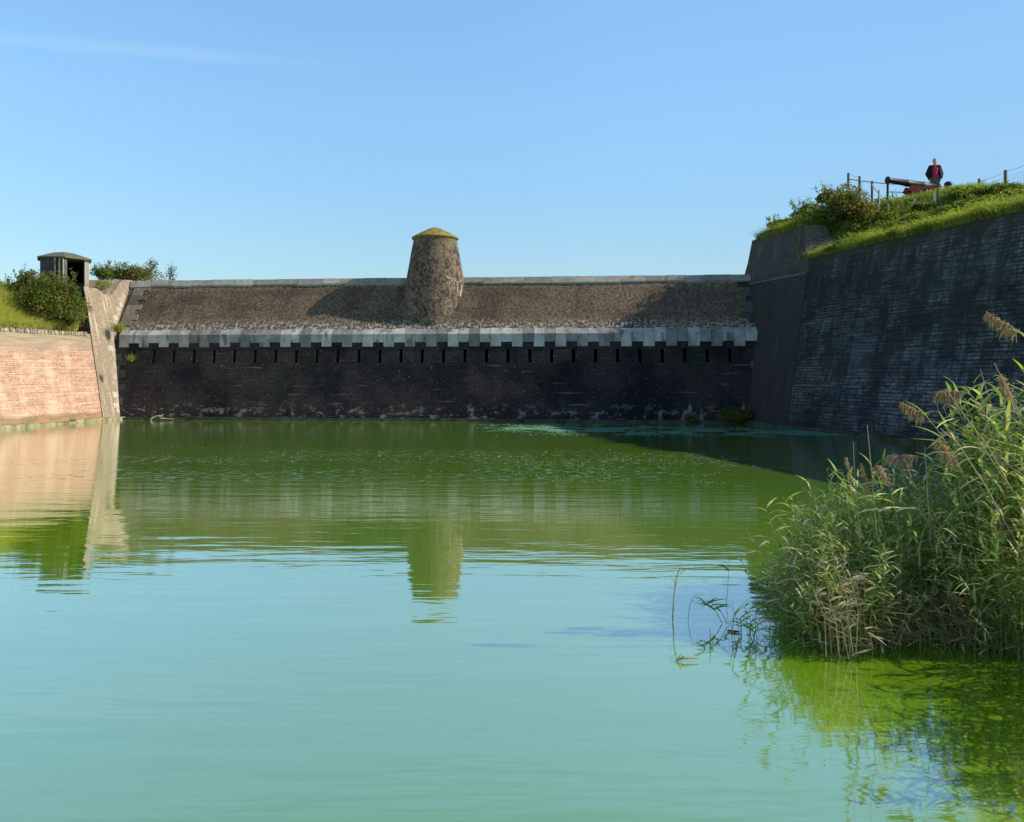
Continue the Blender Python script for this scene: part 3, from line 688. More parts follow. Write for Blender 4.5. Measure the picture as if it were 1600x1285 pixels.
# right bank bushes
def bb(px,py,D,rad,n,mat,label,ncl=16,leaf=.10,shoots=8,group=None,name='bush'):
    p=at(px,py,D)
    if 'cannon' in label: p.z=bank_h(p.x,p.y)+rad[2]*.6
    return bush(name,label,'bush',(p.x,p.y,p.z),rad,n,mat,leaf,ncl,group,shoots,bank_h)
bb(1318,330,34.6,(1.25,1.2,1.05),9500,'bush_olive','big rounded olive brown bush at the left end of the bank fence',24,shoots=9)
bb(1292,358,34.7,(.8,.7,.85),4600,'bush_green','dark green bush rising behind the broken parapet end',12)
bb(1262,338,37.0,(1.0,.9,.62),4200,'bramble','green bush trailing down the skyline above the corner pier',14,shoots=16)
bb(1222,355,37.6,(.8,.7,.42),3000,'bramble','low bush on top of the pier near its outer corner',12,shoots=10)
bb(1295,312,37.2,(.7,.6,.5),2300,'bush_green','leggy dark bush on the skyline left of the first fence post',9,shoots=14)
bb(1409,302,35.6,(.42,.4,.24),900,'bush_green','small dark shrub growing under the cannon barrel',6,shoots=3)
bb(1376,299,36.6,(.35,.4,.3),800,'bush_green','small dark shrub behind the cannon muzzle',6,shoots=3)
# brambles along the bank, each its own mound
BR=[(1300,398,29.6,.55),(1345,380,30,.6),(1390,372,29.4,.55),(1405,355,30.5,.62),(1440,345,30,.62),(1478,335,29.5,.6),(1510,322,29.5,.62),(1545,318,28.2,.6),(1578,306,28.0,.62),(1500,306,32,.6),(1535,303,31,.6),(1565,296,30.5,.55),(1596,290,29.5,.6),(1440,325,32.6,.4),(1350,355,32.5,.6),(1385,340,32.5,.5)]
for k,(px,py,D,r) in enumerate(BR):
    p=march(px,py+6,bank_h)
    if p is None: continue
    if dR(p.x,p.y)<r*1.0: p=Vector((p.x+r*1.0-dR(p.x,p.y),p.y,0)); p.z=bank_h(p.x,p.y)
    bush('bramble_mound','low leafy bramble mound on the grassy bank above the bastion wall','bush',(p.x,p.y,p.z+.14),(r*1.15,r*1.1,r*.62),int(2400*r/.6),'bramble',.085,10,'bramble mounds along the bank',3)
# ------------------------------------------------------------------ on the bank: fences, cannon, person
gz=lambda x,y: bank_h(x,y)
def post(px,ytop,D,r=.05,label=None,group=None,mat='post_wood',name='fence_post',foot=None,lean=0):
    pt=at(px,ytop,D); z0=gz(pt.x,pt.y)-.25 if foot is None else at(px,foot,D).z-.1
    q=MB(); q.tube([(pt.x+lean,pt.y,z0),(pt.x+lean*.4,pt.y,(z0+pt.z)/2),(pt.x,pt.y,pt.z-.015),(pt.x,pt.y,pt.z)],[r*1.05,r,r,r*.8],8)
    o=q.build(name,M[mat],weld=True); 
    if label: tag(o,label,'post',group)
    return o,pt
# back fence: posts and rails are one fence
fp=[(1325.5,270.5,36.5),(1343,275.5,36.8),(1362.5,283,37.1),(1387,284,37.3),(1494.5,291.5,38.0),(1530,279.5,38.3)]
fl=thing('rail_fence','grey timber rail fence crossing the skyline behind the cannon','fence',at(1420,300,37.4))
pp=[]
for i,(px,y,D) in enumerate(fp):
    pt=at(px,y,D); z0=gz(pt.x,pt.y)-.3; r=.055 if i!=5 else .065
    q=MB(); q.tube([(pt.x,pt.y,z0),(pt.x,pt.y,pt.z-.02),(pt.x,pt.y,pt.z)],[r,r,r*.8],8); q.build('post',M['post_wood'],fl); pp.append(pt)
for (pa,pb,off) in ((at(1327,280.3,36.45),at(1381,287,37.2),0),(at(1381,287,37.2),at(1464,291.2,37.7),0),(at(1464,291.2,37.7),at(1530,296.5,38.2),0),(at(1385,300,37.2),at(1464,301.5,37.7),0),(at(1464,301.5,37.7),at(1530,305,38.2),0)):
    q=MB(); d=pb-pa; q.tube([pa,pa.lerp(pb,.5)-Vector((0,0,.012)),pb],.022,6); q.build('rail',M['post_wood'],fl)
q=MB(); pa=at(1326,271.5,36.5); q.tube([pa,at(1334,275,36.6)-Vector((0,0,.02)),at(1343,276.5,36.8)],.007,4); q.build('wire',M['wire'],fl)
wf=thing('wire_fence','wire mesh stock fence on wooden posts climbing the right skyline','fence',at(1570,292,36))
wp=[(1531.5,281,38.2),(1571,266,36.4),(1614,250,34.7),(1662,232,33.0)]
tops=[]
for (px,y,D) in wp[1:]:
    pt=at(px,y,D); z0=gz(pt.x,pt.y)-.3; q=MB(); q.tube([(pt.x,pt.y,z0),(pt.x,pt.y,pt.z-.02),(pt.x,pt.y,pt.z)],[.075,.07,.055],8); q.build('post',M['post_wood'],wf)
for a,c in zip(wp,wp[1:]):
    A=at(*a); B=at(*c); q=MB()
    for k,dz in enumerate((.08,.30,.48,.66,.84)):
        pa=A-Vector((0,0,dz)); pb=B-Vector((0,0,dz)); q.tube([pa,pa.lerp(pb,.5)-Vector((0,0,.03)),pb],.0075 if k==0 else .004,4)
    n=9
    for k in range(1,n):
        f=k/n; p0=A.lerp(B,f); q.tube([p0-Vector((0,0,.32)),p0-Vector((0,0,.9))],.003,4,False)
    q.build('wire_mesh',M['wire'],wf)
# pale stakes on the slope
st=[(1373.5,297,332,.045,'tall pale stake with a slanting brace beside the big bush'),(1388.5,319.5,335,.04,'short leaning white stake lowest on the bank'),(1428.5,311,324,.04,'short white stake below the cannon carriage'),(1459.5,300,319,.045,'bright white stake below the person'),(1465.5,296,319,.05,'grey stake directly right of the bright white stake below the person')]
for k,(px,y0,y1,r,lab) in enumerate(st):
    p=march(px,y1,bank_h) or at(px,y1,34); D=p.y
    if k==0:
        t=thing('brace_stake',lab,'post',p); tp=at(px,y0,D)
        q=MB(); q.tube([p-Vector((0,0,.3)),tp],[r,r*.9],8); q.build('stake',M['post_pale'],t)
        q=MB(); q.tube([at(px-1,302,D),at(px-11,289,D+.9)],[.028,.028],6); q.build('brace',M['post_pale'],t)
    else:
        q=MB(); tp=at(px-(1.0 if k==1 else 0),y0,D); q.tube([p-Vector((0,0,.3)),tp],[r,r*.9],8); tag(q.build('stake',M['post_wood'] if k==4 else M['post_pale']),lab,'post')
# dark rounded bollard by the person
p=at(1480,304,37.0); bo=thing('bollard','short dark bollard with a rounded leaning head right of the person','bollard',p)
q=MB(); q.tube([p+Vector((-.05,0,-.5)),p+Vector((0,0,.1)),p+Vector((.02,0,.36)),p+Vector((.05,0,.42))],[.17,.145,.135,.12],10); q.build('shaft',M['post_wood'],bo,smooth=True)
q=MB(); q.ball(p+Vector((.05,0,.46)),.165,(1.1,1,.72),12,8); q.build('head',M['iron'],bo,smooth=True)
# cannon
cD=36.2; A=at(1385.5,281.2,cD-.2); B=at(1466,294.6,cD+.25)
cn=thing('cannon','old black iron cannon on a low red carriage pointing left over the bank','cannon',at(1430,300,cD))
ax=(A-B).normalized(); rot=Vector((0,0,1)).rotation_difference(ax).to_matrix(); Lc=(A-B).length
q=MB(); q.lathe(B,[(.001,-.16),(.05,-.15),(.06,-.09),(.05,-.05),(.19,-.02),(.205,.0),(.205,.06),(.185,.08),(.18,Lc*.30),(.19,Lc*.31),(.165,Lc*.34),(.15,Lc*.6),(.16,Lc*.61),(.14,Lc*.64),(.112,Lc*.90),(.125,Lc*.94),(.15,Lc*.975),(.145,Lc),(.08,Lc+.01),(.075,Lc-.25),(.001,Lc-.25)],24,rot)
q.build('barrel',M['iron'],cn,weld=True,smooth=True)
for s in (-1,1):
    q=MB(); side=Vector((0,1,0))*s
    prof=[(1415,299.5),(1419,291.5),(1430,292.5),(1448,294),(1466,297),(1468,304),(1455,306),(1436,305),(1422,304)]
    o1=[at(x,y,cD+.03)+side*.24 for x,y in prof]; o2=[v+side*.07 for v in o1]
    q.face(o1); q.face(o2[::-1])
    for i in range(len(prof)): j=(i+1)%len(prof); q.face([o1[i],o1[j],o2[j],o2[i]])
    q.build('cheek',M['red_paint'],cn,weld=True)
q=MB(); c0=at(1442,297.5,cD)
q.tube([c0+Vector((0,-.36,-.02)),c0+Vector((0,.36,-.02))],.05,10); q.build('trunnion',M['iron'],cn)
q=MB(); c1=at(1440,303,cD); q.box(c1+Vector((-.5,-.235,-.10)),(1.0,0,0),(0,.47,0),(0,0,.10)); q.build('bed',M['red_paint'],cn)
for px in (1426,1460):
    for s in (-1,1):
        q=MB(); c2=at(px,306.5,cD+.03)+Vector((0,s*.37,0)); q.lathe(c2,[(.001,-.04),(.11,-.04),(.12,0),(.11,.04),(.001,.04)],16,Matrix.Rotation(R(90),3,'X')); q.build('truck_wheel',M['iron'],cn,smooth=False)
pt=at(1387,286.5,cD-.15); q=MB(); q.tube([(pt.x,pt.y,gz(pt.x,pt.y)-.1),(pt.x,pt.y,pt.z)],.04,8); q.build('muzzle_prop',M['iron'],cn)
# person
def remesh(mb,name,mat,parent,vox,iters=6):
    o=mb.build(name+'_raw',None); m=o.modifiers.new('r','REMESH'); m.mode='VOXEL'; m.voxel_size=vox
    s=o.modifiers.new('s','SMOOTH'); s.iterations=iters; s.factor=.5
    bpy.context.view_layer.update(); dg=bpy.context.evaluated_depsgraph_get()
    me=bpy.data.meshes.new_from_object(o.evaluated_get(dg)); me.name=name
    bpy.data.objects.remove(o); me.materials.clear()
    return link(name,me,mat,parent,world=False,smooth=True)
pD=36.6; hp=at(1460.5,249.0,pD); PH=1.74
pe=thing('person','person in an open black jacket over a crimson shirt standing by the cannon','person',(hp.x,pD,hp.z-PH))
pe.rotation_euler=(0,0,R(-12))
def caps(mb,pts,rad,n=12): 
    mb.tube(pts,rad,n)
    for p,r in ((pts[0],rad[0]),(pts[-1],rad[-1])): mb.ball(p,r*.999,(1,1,1),n,8)
# local frame: person faces -Y, x right in picture
bd=MB()
caps(bd,[(-.10,0,.95),(-.115,-.02,.50),(-.12,.02,.09)],[.09,.062,.045]); caps(bd,[(.10,0,.95),(.105,-.09,.52),(.10,-.05,.10)],[.09,.062,.045])
for x,y in ((-.12,.02),(.10,-.05)): caps(bd,[(x,y+.05,.045),(x*1.1,y-.16,.04)],[.045,.04])
caps(bd,[(0,0,.93),(0,.01,1.10),(0,.01,1.30),(0,0,1.42)],[.135,.125,.145,.09]); bd.ball((0,.01,1.28),.17,(1.08,.62,.9),14,9)
caps(bd,[(0,0,1.42),(0,-.015,1.54)],[.058,.055])
bd.ball((0,-.03,1.625),.108,(.78,.92,1.12),16,12); caps(bd,[(0,-.07,1.555),(0,-.085,1.55)],[.045,.035])
bd.ball((0,-.135,1.615),.018,(.8,1.1,1.3),8,6)                                  # nose
for s in (-1,1):
    bd.ball((s*.085,-.02,1.625),.024,(.4,.8,1.3),8,6)                           # ear
    bd.ball((s*.034,-.117,1.648),.013,(1.3,.8,.7),8,6)                          # brow over the eye
    sh=Vector((s*.185,.01,1.385)); el=Vector((s*.275,.055,1.10)); wr=Vector((s*.235,-.085,.885))
    caps(bd,[sh,el],[.062,.046]); caps(bd,[el,wr],[.046,.03])
    pal=wr+Vector((-s*.015,-.025,-.055)); bd.ball(pal,.042,(.55,.95,1.15),10,8)
    for k in range(4):
        b0=pal+Vector((0,-.032+k*.021,-.035)); ln=(.06,.072,.068,.052)[k]
        b1=b0+Vector((-s*.012,-.004,-ln*.55)); b2=b1+Vector((-s*.024,.0,-ln*.40)); caps(bd,[b0,b1,b2],[.0095,.009,.0075],7)
    caps(bd,[pal+Vector((0,-.035,.01)),pal+Vector((-s*.012,-.06,-.02)),pal+Vector((-s*.02,-.065,-.05))],[.012,.011,.009],7)
remesh(bd,'body',M['skin'],pe,.0085,5)
q=MB(); q.ball((0,-.012,1.652),.114,(.80,.93,1.03),18,12); o=q.mesh('hair',True)
import bmesh
bm=bmesh.new(); bm.from_mesh(o); bmesh.ops.delete(bm,geom=[v for v in bm.verts if (v.co.y<-.075 and v.co.z<1.70) or v.co.z<1.60],context='VERTS'); bm.to_mesh(o); bm.free()
link('hair',o,M['hair'],pe,False,True)
q=MB(); caps(q,[(0,0,.955),(0,.005,1.12),(0,.0,1.30),(0,0,1.40)],[.15,.140,.155,.10]); q.ball((0,-.005,1.27),.178,(1.02,.70,.95),14,9); caps(q,[(0,0,1.40),(0,-.01,1.465)],[.075,.07]); q.ball((0,-.05,1.08),.14,(.95,.8,1.0),12,8)
remesh(q,'shirt',M['shirt'],pe,.016,5)
q=MB()
for s in (-1,1):
    x=s; hip=(s*.10,0,.96)
    caps(q,[(s*.09,.0,.98),(s*.115,-.03 if s<0 else -.085,.52),(s*.12,.015 if s<0 else -.05,.13)],[.118,.088,.078])
q.ball((0,.0,.96),.165,(1.0,.8,.75),12,8); remesh(q,'trousers',M['trouser'],pe,.016,5)
q=MB()                                                                            # jacket: two fronts, back and sleeves, open down the middle
for s in (-1,1):
    sh=Vector((s*.175,.01,1.40)); el=Vector((s*.295,.06,1.10)); wr=Vector((s*.245,-.075,.90))
    caps(q,[sh,el],[.092,.082]); caps(q,[el,wr],[.080,.062])
    caps(q,[(s*.16,.0,1.36),(s*.175,-.03,1.12),(s*.185,-.02,.88)],[.085,.10,.10]); caps(q,[(s*.10,.07,1.40),(s*.11,.09,1.1),(s*.11,.09,.86)],[.08,.09,.095])
    caps(q,[(s*.05,.045,1.47),(s*.085,-.045,1.45),(s*.10,-.09,1.36)],[.035,.04,.035])
caps(q,[(0,.085,1.40),(0,.10,1.1),(0,.10,.86)],[.08,.085,.085]); remesh(q,'jacket',M['jacket'],pe,.016,4)
for s,x,y in ((-1,-.12,.02),(1,.10,-.05)):
    q=MB(); caps(q,[(x,y+.06,.045),(x*1.1,y-.17,.04)],[.055,.05]); q.build('shoe',M['shoe'],pe,world=False,smooth=True)
# ------------------------------------------------------------------ things at the foot of the dam
p=dam(dam_t(1143),.0,-.45); bush('bush','dark overgrown shrub in the shaded corner where the dam meets the bastion','bush',(p.x,p.y,.34),(.80,.5,.42),2600,'bush_green',.09,12,shoots=3)
p=dam(dam_t(1078),.0,-.3); bush('bush','tiny dark shrub at the waterline below the pale lime crust','bush',(p.x,p.y,.16),(.32,.25,.2),600,'bush_green',.08,5,shoots=2)
p=dam(dam_t(243),0,-.3); q=MB()
q.tube([at(235,657,37.0),at(238,653,37.1),at(244,650.5,37.2),at(250,651,37.2),at(258,653.5,37.1)],[.02,.03,.032,.024,.01],7); q.tube([at(244,650.5,37.2),at(251,650,37.3),at(256,648,37.4)],[.035,.025,.01],6); q.tube([at(250,654,36.9),at(262,654.5,36.9),at(272,655,37)],[.02,.022,.01],6)
tag(q.build('driftwood_branch',M['driftwood'],smooth=True),'bleached crooked branch stranded at the left foot of the dam','branch')
def tuft(px,py,D,n,h,sp,label,mat='grass_bright'):
    p=at(px,py,D); P=np.array(p)+RNG.normal(size=(n,3))*np.array([sp,sp*.5,sp*.4]); tag(link('weed_tuft',blades_mesh('weed_tuft',P,h,.018,1.1),M[mat]),label,'plant')
tuft(185,517,38.3,220,.40,.13,'yellow grass tuft in the joint between cornice and sunlit pier')
tuft(205,563,37.3,90,.28,.09,'small weed tuft growing beside the leftmost loophole','grass')
tuft(160,447,39.4,160,.30,.20,'grass tuft on top of the pier beside the hut','grass')
# ------------------------------------------------------------------ floating plants
def scatter_disc(name,label,cat,mat,n,pxr,pyr,dens,size,tilt):
    V=[]
    while len(V)<n:
        px=random.uniform(*pxr); py=random.uniform(*pyr); D=F*H/(py-HY); x=(px-CX)/F*D
        if random.random()>dens(px,py,x,D): continue
        s=size*random.uniform(.5,1.4); a=random.uniform(0,6.28); ti=random.uniform(-tilt,tilt); ti2=random.uniform(-tilt,tilt)
        V.append([(x+s*.5*math.cos(a+k*math.pi/3)*(1.25 if k in(0,3) else .8),D+s*.5*math.sin(a+k*math.pi/3),.006+abs(s*.5*(ti+ti2))+s*.5*(ti*math.cos(k*math.pi/3)+ti2*math.sin(k*math.pi/3))) for k in range(6)])
    tag(link(name,np_mesh(name,V,6),M[mat]),label,cat,None,'stuff')
def d1(px,py,x,y):
    band=math.exp(-((py-(669+(px-780)*.016))/5.0)**2); return band*sm(740,860,px)*max(0,.35+1.4*mnoise.noise(Vector((x*.8,y*1.2,2))))
scatter_disc('duckweed','pale green duckweed mat floating in the shade before the dam','duckweed','duckweed',11000,(740,1420),(661,684),d1,.10,.02)
def d2(px,py,x,y):
    b_=max(math.exp(-((py-716-(px-800)*.018)/11)**2), .8*math.exp(-((py-742-(px-800)*.012)/9)**2)*sm(600,800,px)); return b_*sm(180,420,px)*(1-sm(1080,1180,px))*max(0,.25+1.5*mnoise.noise(Vector((x*.9,y*1.1,8))))*(.45+.55*sm(600,900,px))
scatter_disc('pond_leaves','pale pond leaves floating across the middle of the green water','pond leaves','floatleaf',700,(180,1180),(690,770),d2,.042,.25)
# ------------------------------------------------------------------ reeds
def reed_parts(L,nl,lean,straw=False,plume=False,leafmat='reed_leaf',seed=0):
    rnd=random.Random(seed); st=MB(); bend=lambda u: Vector((lean*u*u*L, .12*lean*u*L, L*(u-.18*abs(lean)*u*u)))
    rs=.0042 if not straw else .0048
    st.tube([bend(u/7) for u in range(8)],[rs*(1-.6*u/7) for u in range(8)],5)
    V=[]
    for k in range(nl):
        u=(.07 if not straw else .3)+(.93 if not straw else .7)*(k+rnd.random()*.8)/nl; u=min(u,1.0); p=bend(u); a=rnd.uniform(0,6.28) if rnd.random()<.6 else rnd.choice((0,math.pi))+rnd.uniform(-.6,.6)
        ll=rnd.uniform(.10,.24)*(1.1 if u<.8 else .8); w=rnd.uniform(.007,.0135); up=rnd.uniform(.15,1.2); dr=rnd.choice((.1,.25,.5,1.3))
        h=Vector((math.cos(a),math.sin(a),0)); sd=Vector((-math.sin(a),math.cos(a),.35*rnd.uniform(-1,1))).normalized()
        pts=[]
        for i in range(6):
            f=i/5; pts.append(p+h*(ll*f*(math.cos(up)+.35*f))+Vector((0,0,ll*(math.sin(up)*f-dr*.55*f*f))))
        ww=[w*.5,w,w*.95,w*.75,w*.45,w*.04]
        for i in range(5): V.append(([pts[i]-sd*ww[i],pts[i]+sd*ww[i],pts[i+1]+sd*ww[i+1],pts[i+1]-sd*ww[i+1]]))
    return st,V,bend
def leaf_mb(V):
    m=MB()
    for i in range(0,len(V),5):
        b0=len(m.v)
        for k in range(5):
            if k==0: m.v+= [tuple(V[i][0]),tuple(V[i][1])]
            m.v+= [tuple(V[i+k][3]),tuple(V[i+k][2])]
        for k in range(5):
            j=b0+2*k; m.f.append([j,j+1,j+3,j+2]); m.uv.append([(0,0)]*4); m.mi.append(0)
    return m
def plume_mb(p0,p1,n=150,spread=.05,droop=.07,seed=0):
    rnd=random.Random(seed); m=MB(); p0=Vector(p0); p1=Vector(p1); ax=(p1-p0); L=ax.length
    m.tube([p0,p0.lerp(p1,.5),p1],[.003,.0022,.001],4)
    for k in range(n):
        f=rnd.random()**.85; b0=p0.lerp(p1,f); env=math.sin(math.pi*min(1,.18+.82*f))**.7 if f<.95 else .3
        d=(ax.normalized()*.75+Vector((rnd.gauss(0,1),rnd.gauss(0,1),rnd.gauss(0,1)))*.42).normalized()
        ln=rnd.uniform(.35,1)*(spread*1.5)*(1.1-.45*f)
        tip=b0+d*ln+Vector((0,0,-droop*rnd.uniform(.3,1)*(1-.3*f))); mid=b0.lerp(tip,.55)+Vector((0,0,.010))
        sd=d.cross(Vector((rnd.gauss(0,1),rnd.gauss(0,1),rnd.gauss(0,1)))).normalized()*.0022
        b1=len(m.v); m.v+=[tuple(b0-sd*.5),tuple(b0+sd*.5),tuple(mid+sd*1.6),tuple(mid-sd*1.6),tuple(tip+sd*.9),tuple(tip-sd*.9)]
        m.f+=[[b1,b1+1,b1+2,b1+3],[b1+3,b1+2,b1+4,b1+5]]; m.uv+=[[(0,0)]*4]*2; m.mi+=[0,0]
    return m
CONT=[(1130,990),(1200,930),(1228,850),(1258,795),(1290,762),(1330,742),(1400,738),(1450,728),(1490,675),(1540,632),(1600,588),(1700,540),(1900,500)]
def ctop(px):
    for (a,ya),(c,yc) in zip(CONT,CONT[1:]):
        if a<=px<=c: return ya+(yc-ya)*(px-a)/(c-a)
    return 960 if px<1130 else 500
def front(px):                                            # measured front waterline of the bed
    pts=[(1180,985),(1230,1000),(1290,1022),(1350,1026),(1420,1008),(1500,1014),(1600,1030),(1900,1050)]
    for (a,ya),(c,yc) in zip(pts,pts[1:]):
        if a<=px<=c: return ya+(yc-ya)*(px-a)/(c-a)
    return 985
PROT=[]
for k in range(14):
    L=1.0; straw=(k>=12)
    lean=random.uniform(-.18,.28) if k%3 else random.uniform(-.35,-.15)
    st_,V,_=reed_parts(1.35,27 if not straw else 6,lean,straw,seed=100+k)
    lm='reed_straw' if straw else ('reed_leaf_dark' if k%4==1 else 'reed_leaf')
    PROT.append((st_.mesh('stem'),leaf_mb(V).mesh('leaves'),M['reed_straw'] if straw or k%5==0 else M['reed_stem'],M[lm]))
for s_,l_,ms_,ml_ in PROT: s_.materials.append(ms_); l_.materials.append(ml_)
cand=[]
rr=random.Random(5)
while len(cand)<760:
    px=(rr.uniform(1216,1330) if rr.random()<.22 else rr.uniform(1222,1680)) if rr.random()<.8 else rr.uniform(1480,1680); f=front(px); dmin=F*H/(f-HY); dep=rr.random()**1.25*1.9
    D=dmin+dep
    if D>dmin+2.2: continue
    x=(px-CX)/F*D; zt=H-(ctop(px)-HY)/F*D
    L=zt*(rr.uniform(.42,1.02) if rr.random()<.75 else rr.uniform(.8,1.05))
    L*=.50+.52*min(1,dep/1.15)
    if px<1250: L*=rr.uniform(.6,1)
    if L<.25: continue
    cand.append((D,px,x,L))
cand.sort()
vis=[c for c in cand if 1150<c[1]<1640]
vis=vis[:280]; rest=[c for c in cand if c not in set(vis)]
proto_root=[]
for (s_,l_,_,_) in PROT:
    proto_root.append(None)
for i,(D,px,x,L) in enumerate(vis):
    k=rr.randrange(14) if rr.random()<.93 else 12
    if proto_root[k] is None:
        t=thing('reed','leafy green reed stalk standing in the dense reed bed at right','reed',(0,0,0),'reed stalks in the right reed bed')
        for nm,me in (('stem',PROT[k][0]),('leaves',PROT[k][1])):
            o=bpy.data.objects.new(nm,me); COL.objects.link(o); o.parent=t
        proto_root[k]=t; r=t
    else: r=copy_tree(proto_root[k])
    if k>=12: r['label']='bare straw coloured dead reed stalk in the right reed bed'; r['group']='dead reed stalks in the right reed bed'
    r.location=(x,D,-.06); s=(L+.06)/1.28; r.scale=(max(.75,min(1.35,s))*.9+.1*s,)*2+(s,); 
    r.rotation_euler=(rr.gauss(0,.09),rr.gauss(-.10 if px<1300 else -.03,.10)+(-.14 if px<1262 else 0),rr.gauss(0,.7) if k%3==0 else rr.uniform(0,6.28))
# the remaining mass as one stuff object
def bake(protos,items,which):
    vs=[];fs=[];off=0
    for (k,Mx) in items:
        me=protos[k][which]; n=len(me.vertices); co=np.empty(n*3,dtype=np.float32); me.vertices.foreach_get('co',co); co=co.reshape(-1,3)
        m=np.array(Mx); vs.append(co@m[:3,:3].T+m[:3,3])
        nl=len(me.loops); li=np.empty(nl,dtype=np.int32); me.loops.foreach_get('vertex_index',li)
        ls=np.empty(len(me.polygons),dtype=np.int32); me.polygons.foreach_get('loop_start',ls); lt=np.empty(len(me.polygons),dtype=np.int32); me.polygons.foreach_get('loop_total',lt)
        fs.append((li+off,lt,me.materials[0])); off+=n
    return vs,fs
for k in range(185):                                      # the bed goes on along the near right shore
    D=rr.uniform(4.1,6.3); x=.685*D+abs(rr.gauss(0,.5)); rest.append((D,0,x,rr.uniform(.55,1.15)*(.65+.35*(D-4.1)/2.2)))
items=[]
for k in range(150):                                      # short dead stems crowding the waterline
    px=rr.uniform(1350,1660); f=front(px)-rr.uniform(0,14); D=F*H/(f-HY); s=rr.uniform(.18,.42)/1.28
    items.append((rr.choice((12,13)),Matrix.Translation(((px-CX)/F*D,D,-.05))@Matrix.Rotation(rr.uniform(0,6.28),4,'Z')@Matrix.Rotation(rr.gauss(0,.22),4,'X')@Matrix.Diagonal((.8,.8,s*1.3,1))))
for (D,px,x,L) in rest:
    k=rr.randrange(13); s=(L+.06)/1.28
    Mx=Matrix.Translation((x,D,-.06))@Matrix.Rotation(rr.uniform(0,6.28),4,'Z')@Matrix.Rotation(rr.gauss(0,.1),4,'X')@Matrix.Diagonal((max(.75,min(1.35,s)),max(.75,min(1.35,s)),s,1))
    items.append((k,Mx))
mats=[]; V=[];LI=[];LT=[];MI=[];off=0
for w in (0,1):
    vs,fs=bake(PROT,items,w)
    for v,(li,lt,m) in zip(vs,fs):
        if m not in mats: mats.append(m)
    base=off
    for v,(li,lt,m) in zip(vs,fs):
        V.append(v); LI.append(li+base); LT.append(lt); MI.append(np.full(len(lt),mats.index(m),dtype=np.int32)); off+=len(v)
V=np.concatenate(V); LI=np.concatenate(LI); LT=np.concatenate(LT); MI=np.concatenate(MI)
me=bpy.data.meshes.new('reed_bed'); me.vertices.add(len(V)); me.vertices.foreach_set('co',V.astype(np.float32).reshape(-1))
me.loops.add(len(LI)); me.loops.foreach_set('vertex_index',LI.astype(np.int32)); me.polygons.add(len(LT)); me.polygons.foreach_set('loop_start',np.concatenate([[0],np.cumsum(LT)[:-1]]).astype(np.int32))
me.update(calc_edges=True)
for m in mats: me.materials.append(m)
me.polygons.foreach_set('material_index',MI); me.update()
o=bpy.data.objects.new('reed_bed',me); COL.objects.link(o); tag(o,'dense mass of green reeds filling the bed behind the front stalks','reeds',None,'stuff')
# shore under the bed
b=MB()
sx=[(1.9,7.2),(2.6,6.75),(3.2,6.6),(4.0,6.3),(6,5.7),(9,5),(14,4.6),(14,13),(7.5,12.5),(5.0,11),(3.6,9.6),(2.6,8.6)]
cen=Vector((6.2,8.4,.02)); 
for i in range(len(sx)):
    a=sx[i]; c=sx[(i+1)%len(sx)]; A=Vector((*a,-.12)); B=Vector((*c,-.12)); A2=A.lerp(cen,.35); B2=B.lerp(cen,.35); A2.z=B2.z=.03
    b.face([A,B,B2,A2]); b.face([A2,B2,cen])
tag(b.build('shore',M['soil'],weld=True),kind='structure')
# individual reeds that stand out, each measured on its own
def reed_path(pts,label,D=6.9,plume=None,leaves=0,straw=False,seed=1,r=.0045,group=None,pl_n=170,pl_s=.05,rose=False,lv_len=.22,droop=.07,leafmat=None,upr=(.5,1.1)):
    P=[at(x,y,D+dd) for (x,y,dd) in [(q+(0,))[:3] for q in pts]]
    t=thing('reed',label,'reed',P[0],group)
    m=MB(); n=len(P); m.tube(P,[r*(1-.55*i/max(1,n-1)) for i in range(n)],6); m.build('stem',M['reed_straw'] if straw else M['reed_stem'],t)
    rnd=random.Random(seed)
    if leaves:
        V=[]
        for k in range(leaves):
            f=.30+.68*(k+.5)/leaves; i=min(n-2,int(f*(n-1))); p=P[i].lerp(P[i+1],f*(n-1)-i); s=1 if k%2 else -1
            ll=lv_len*rnd.uniform(.7,1.2); w=rnd.uniform(.006,.010); up=rnd.uniform(*upr); dr=rnd.uniform(.3,1.3)*(.25 if upr[0]>1 else 1); a=rnd.uniform(-.6,.6)+(0 if s>0 else math.pi)
            h=Vector((math.cos(a),math.sin(a),0)); sd=Vector((-math.sin(a)*.7,math.cos(a)*.5,.6)).normalized()
            q=[p+h*(ll*g_*(math.cos(up)+.3*g_))+Vector((0,0,ll*(math.sin(up)*g_-dr*.5*g_*g_))) for g_ in [j/5 for j in range(6)]]
            ww=[w*.5,w,w*.95,w*.75,w*.45,w*.04]
            for j in range(5): V.append([q[j]-sd*ww[j],q[j]+sd*ww[j],q[j+1]+sd*ww[j+1],q[j+1]-sd*ww[j+1]])
        leaf_mb(V).build('leaves',M[leafmat or ('reed_straw' if straw else 'reed_leaf')],t)
    if plume:
        a=at(plume[0],plume[1],D); c=at(plume[2],plume[3],D); plume_mb(a,c,pl_n,pl_s,droop,seed).build('plume',M['plume_rose' if rose else 'plume'],t)
    return t
reed_path([(1720,800),(1660,620),(1620,545),(1590,517)],'tall reed whose big tan plume leans in high at the right picture edge',6.4,(1592,518,1543,490),4,seed=3,pl_n=420,pl_s=.060,lv_len=.24,droop=.10)
reed_path([(1590,900),(1560,720),(1540,650),(1520,620),(1506,611)],'arching reed with a drooping tan plume highest above the bed centre',6.9,(1508,612,1463,612),6,seed=4,pl_n=330,pl_s=.055,droop=.12,lv_len=.3)
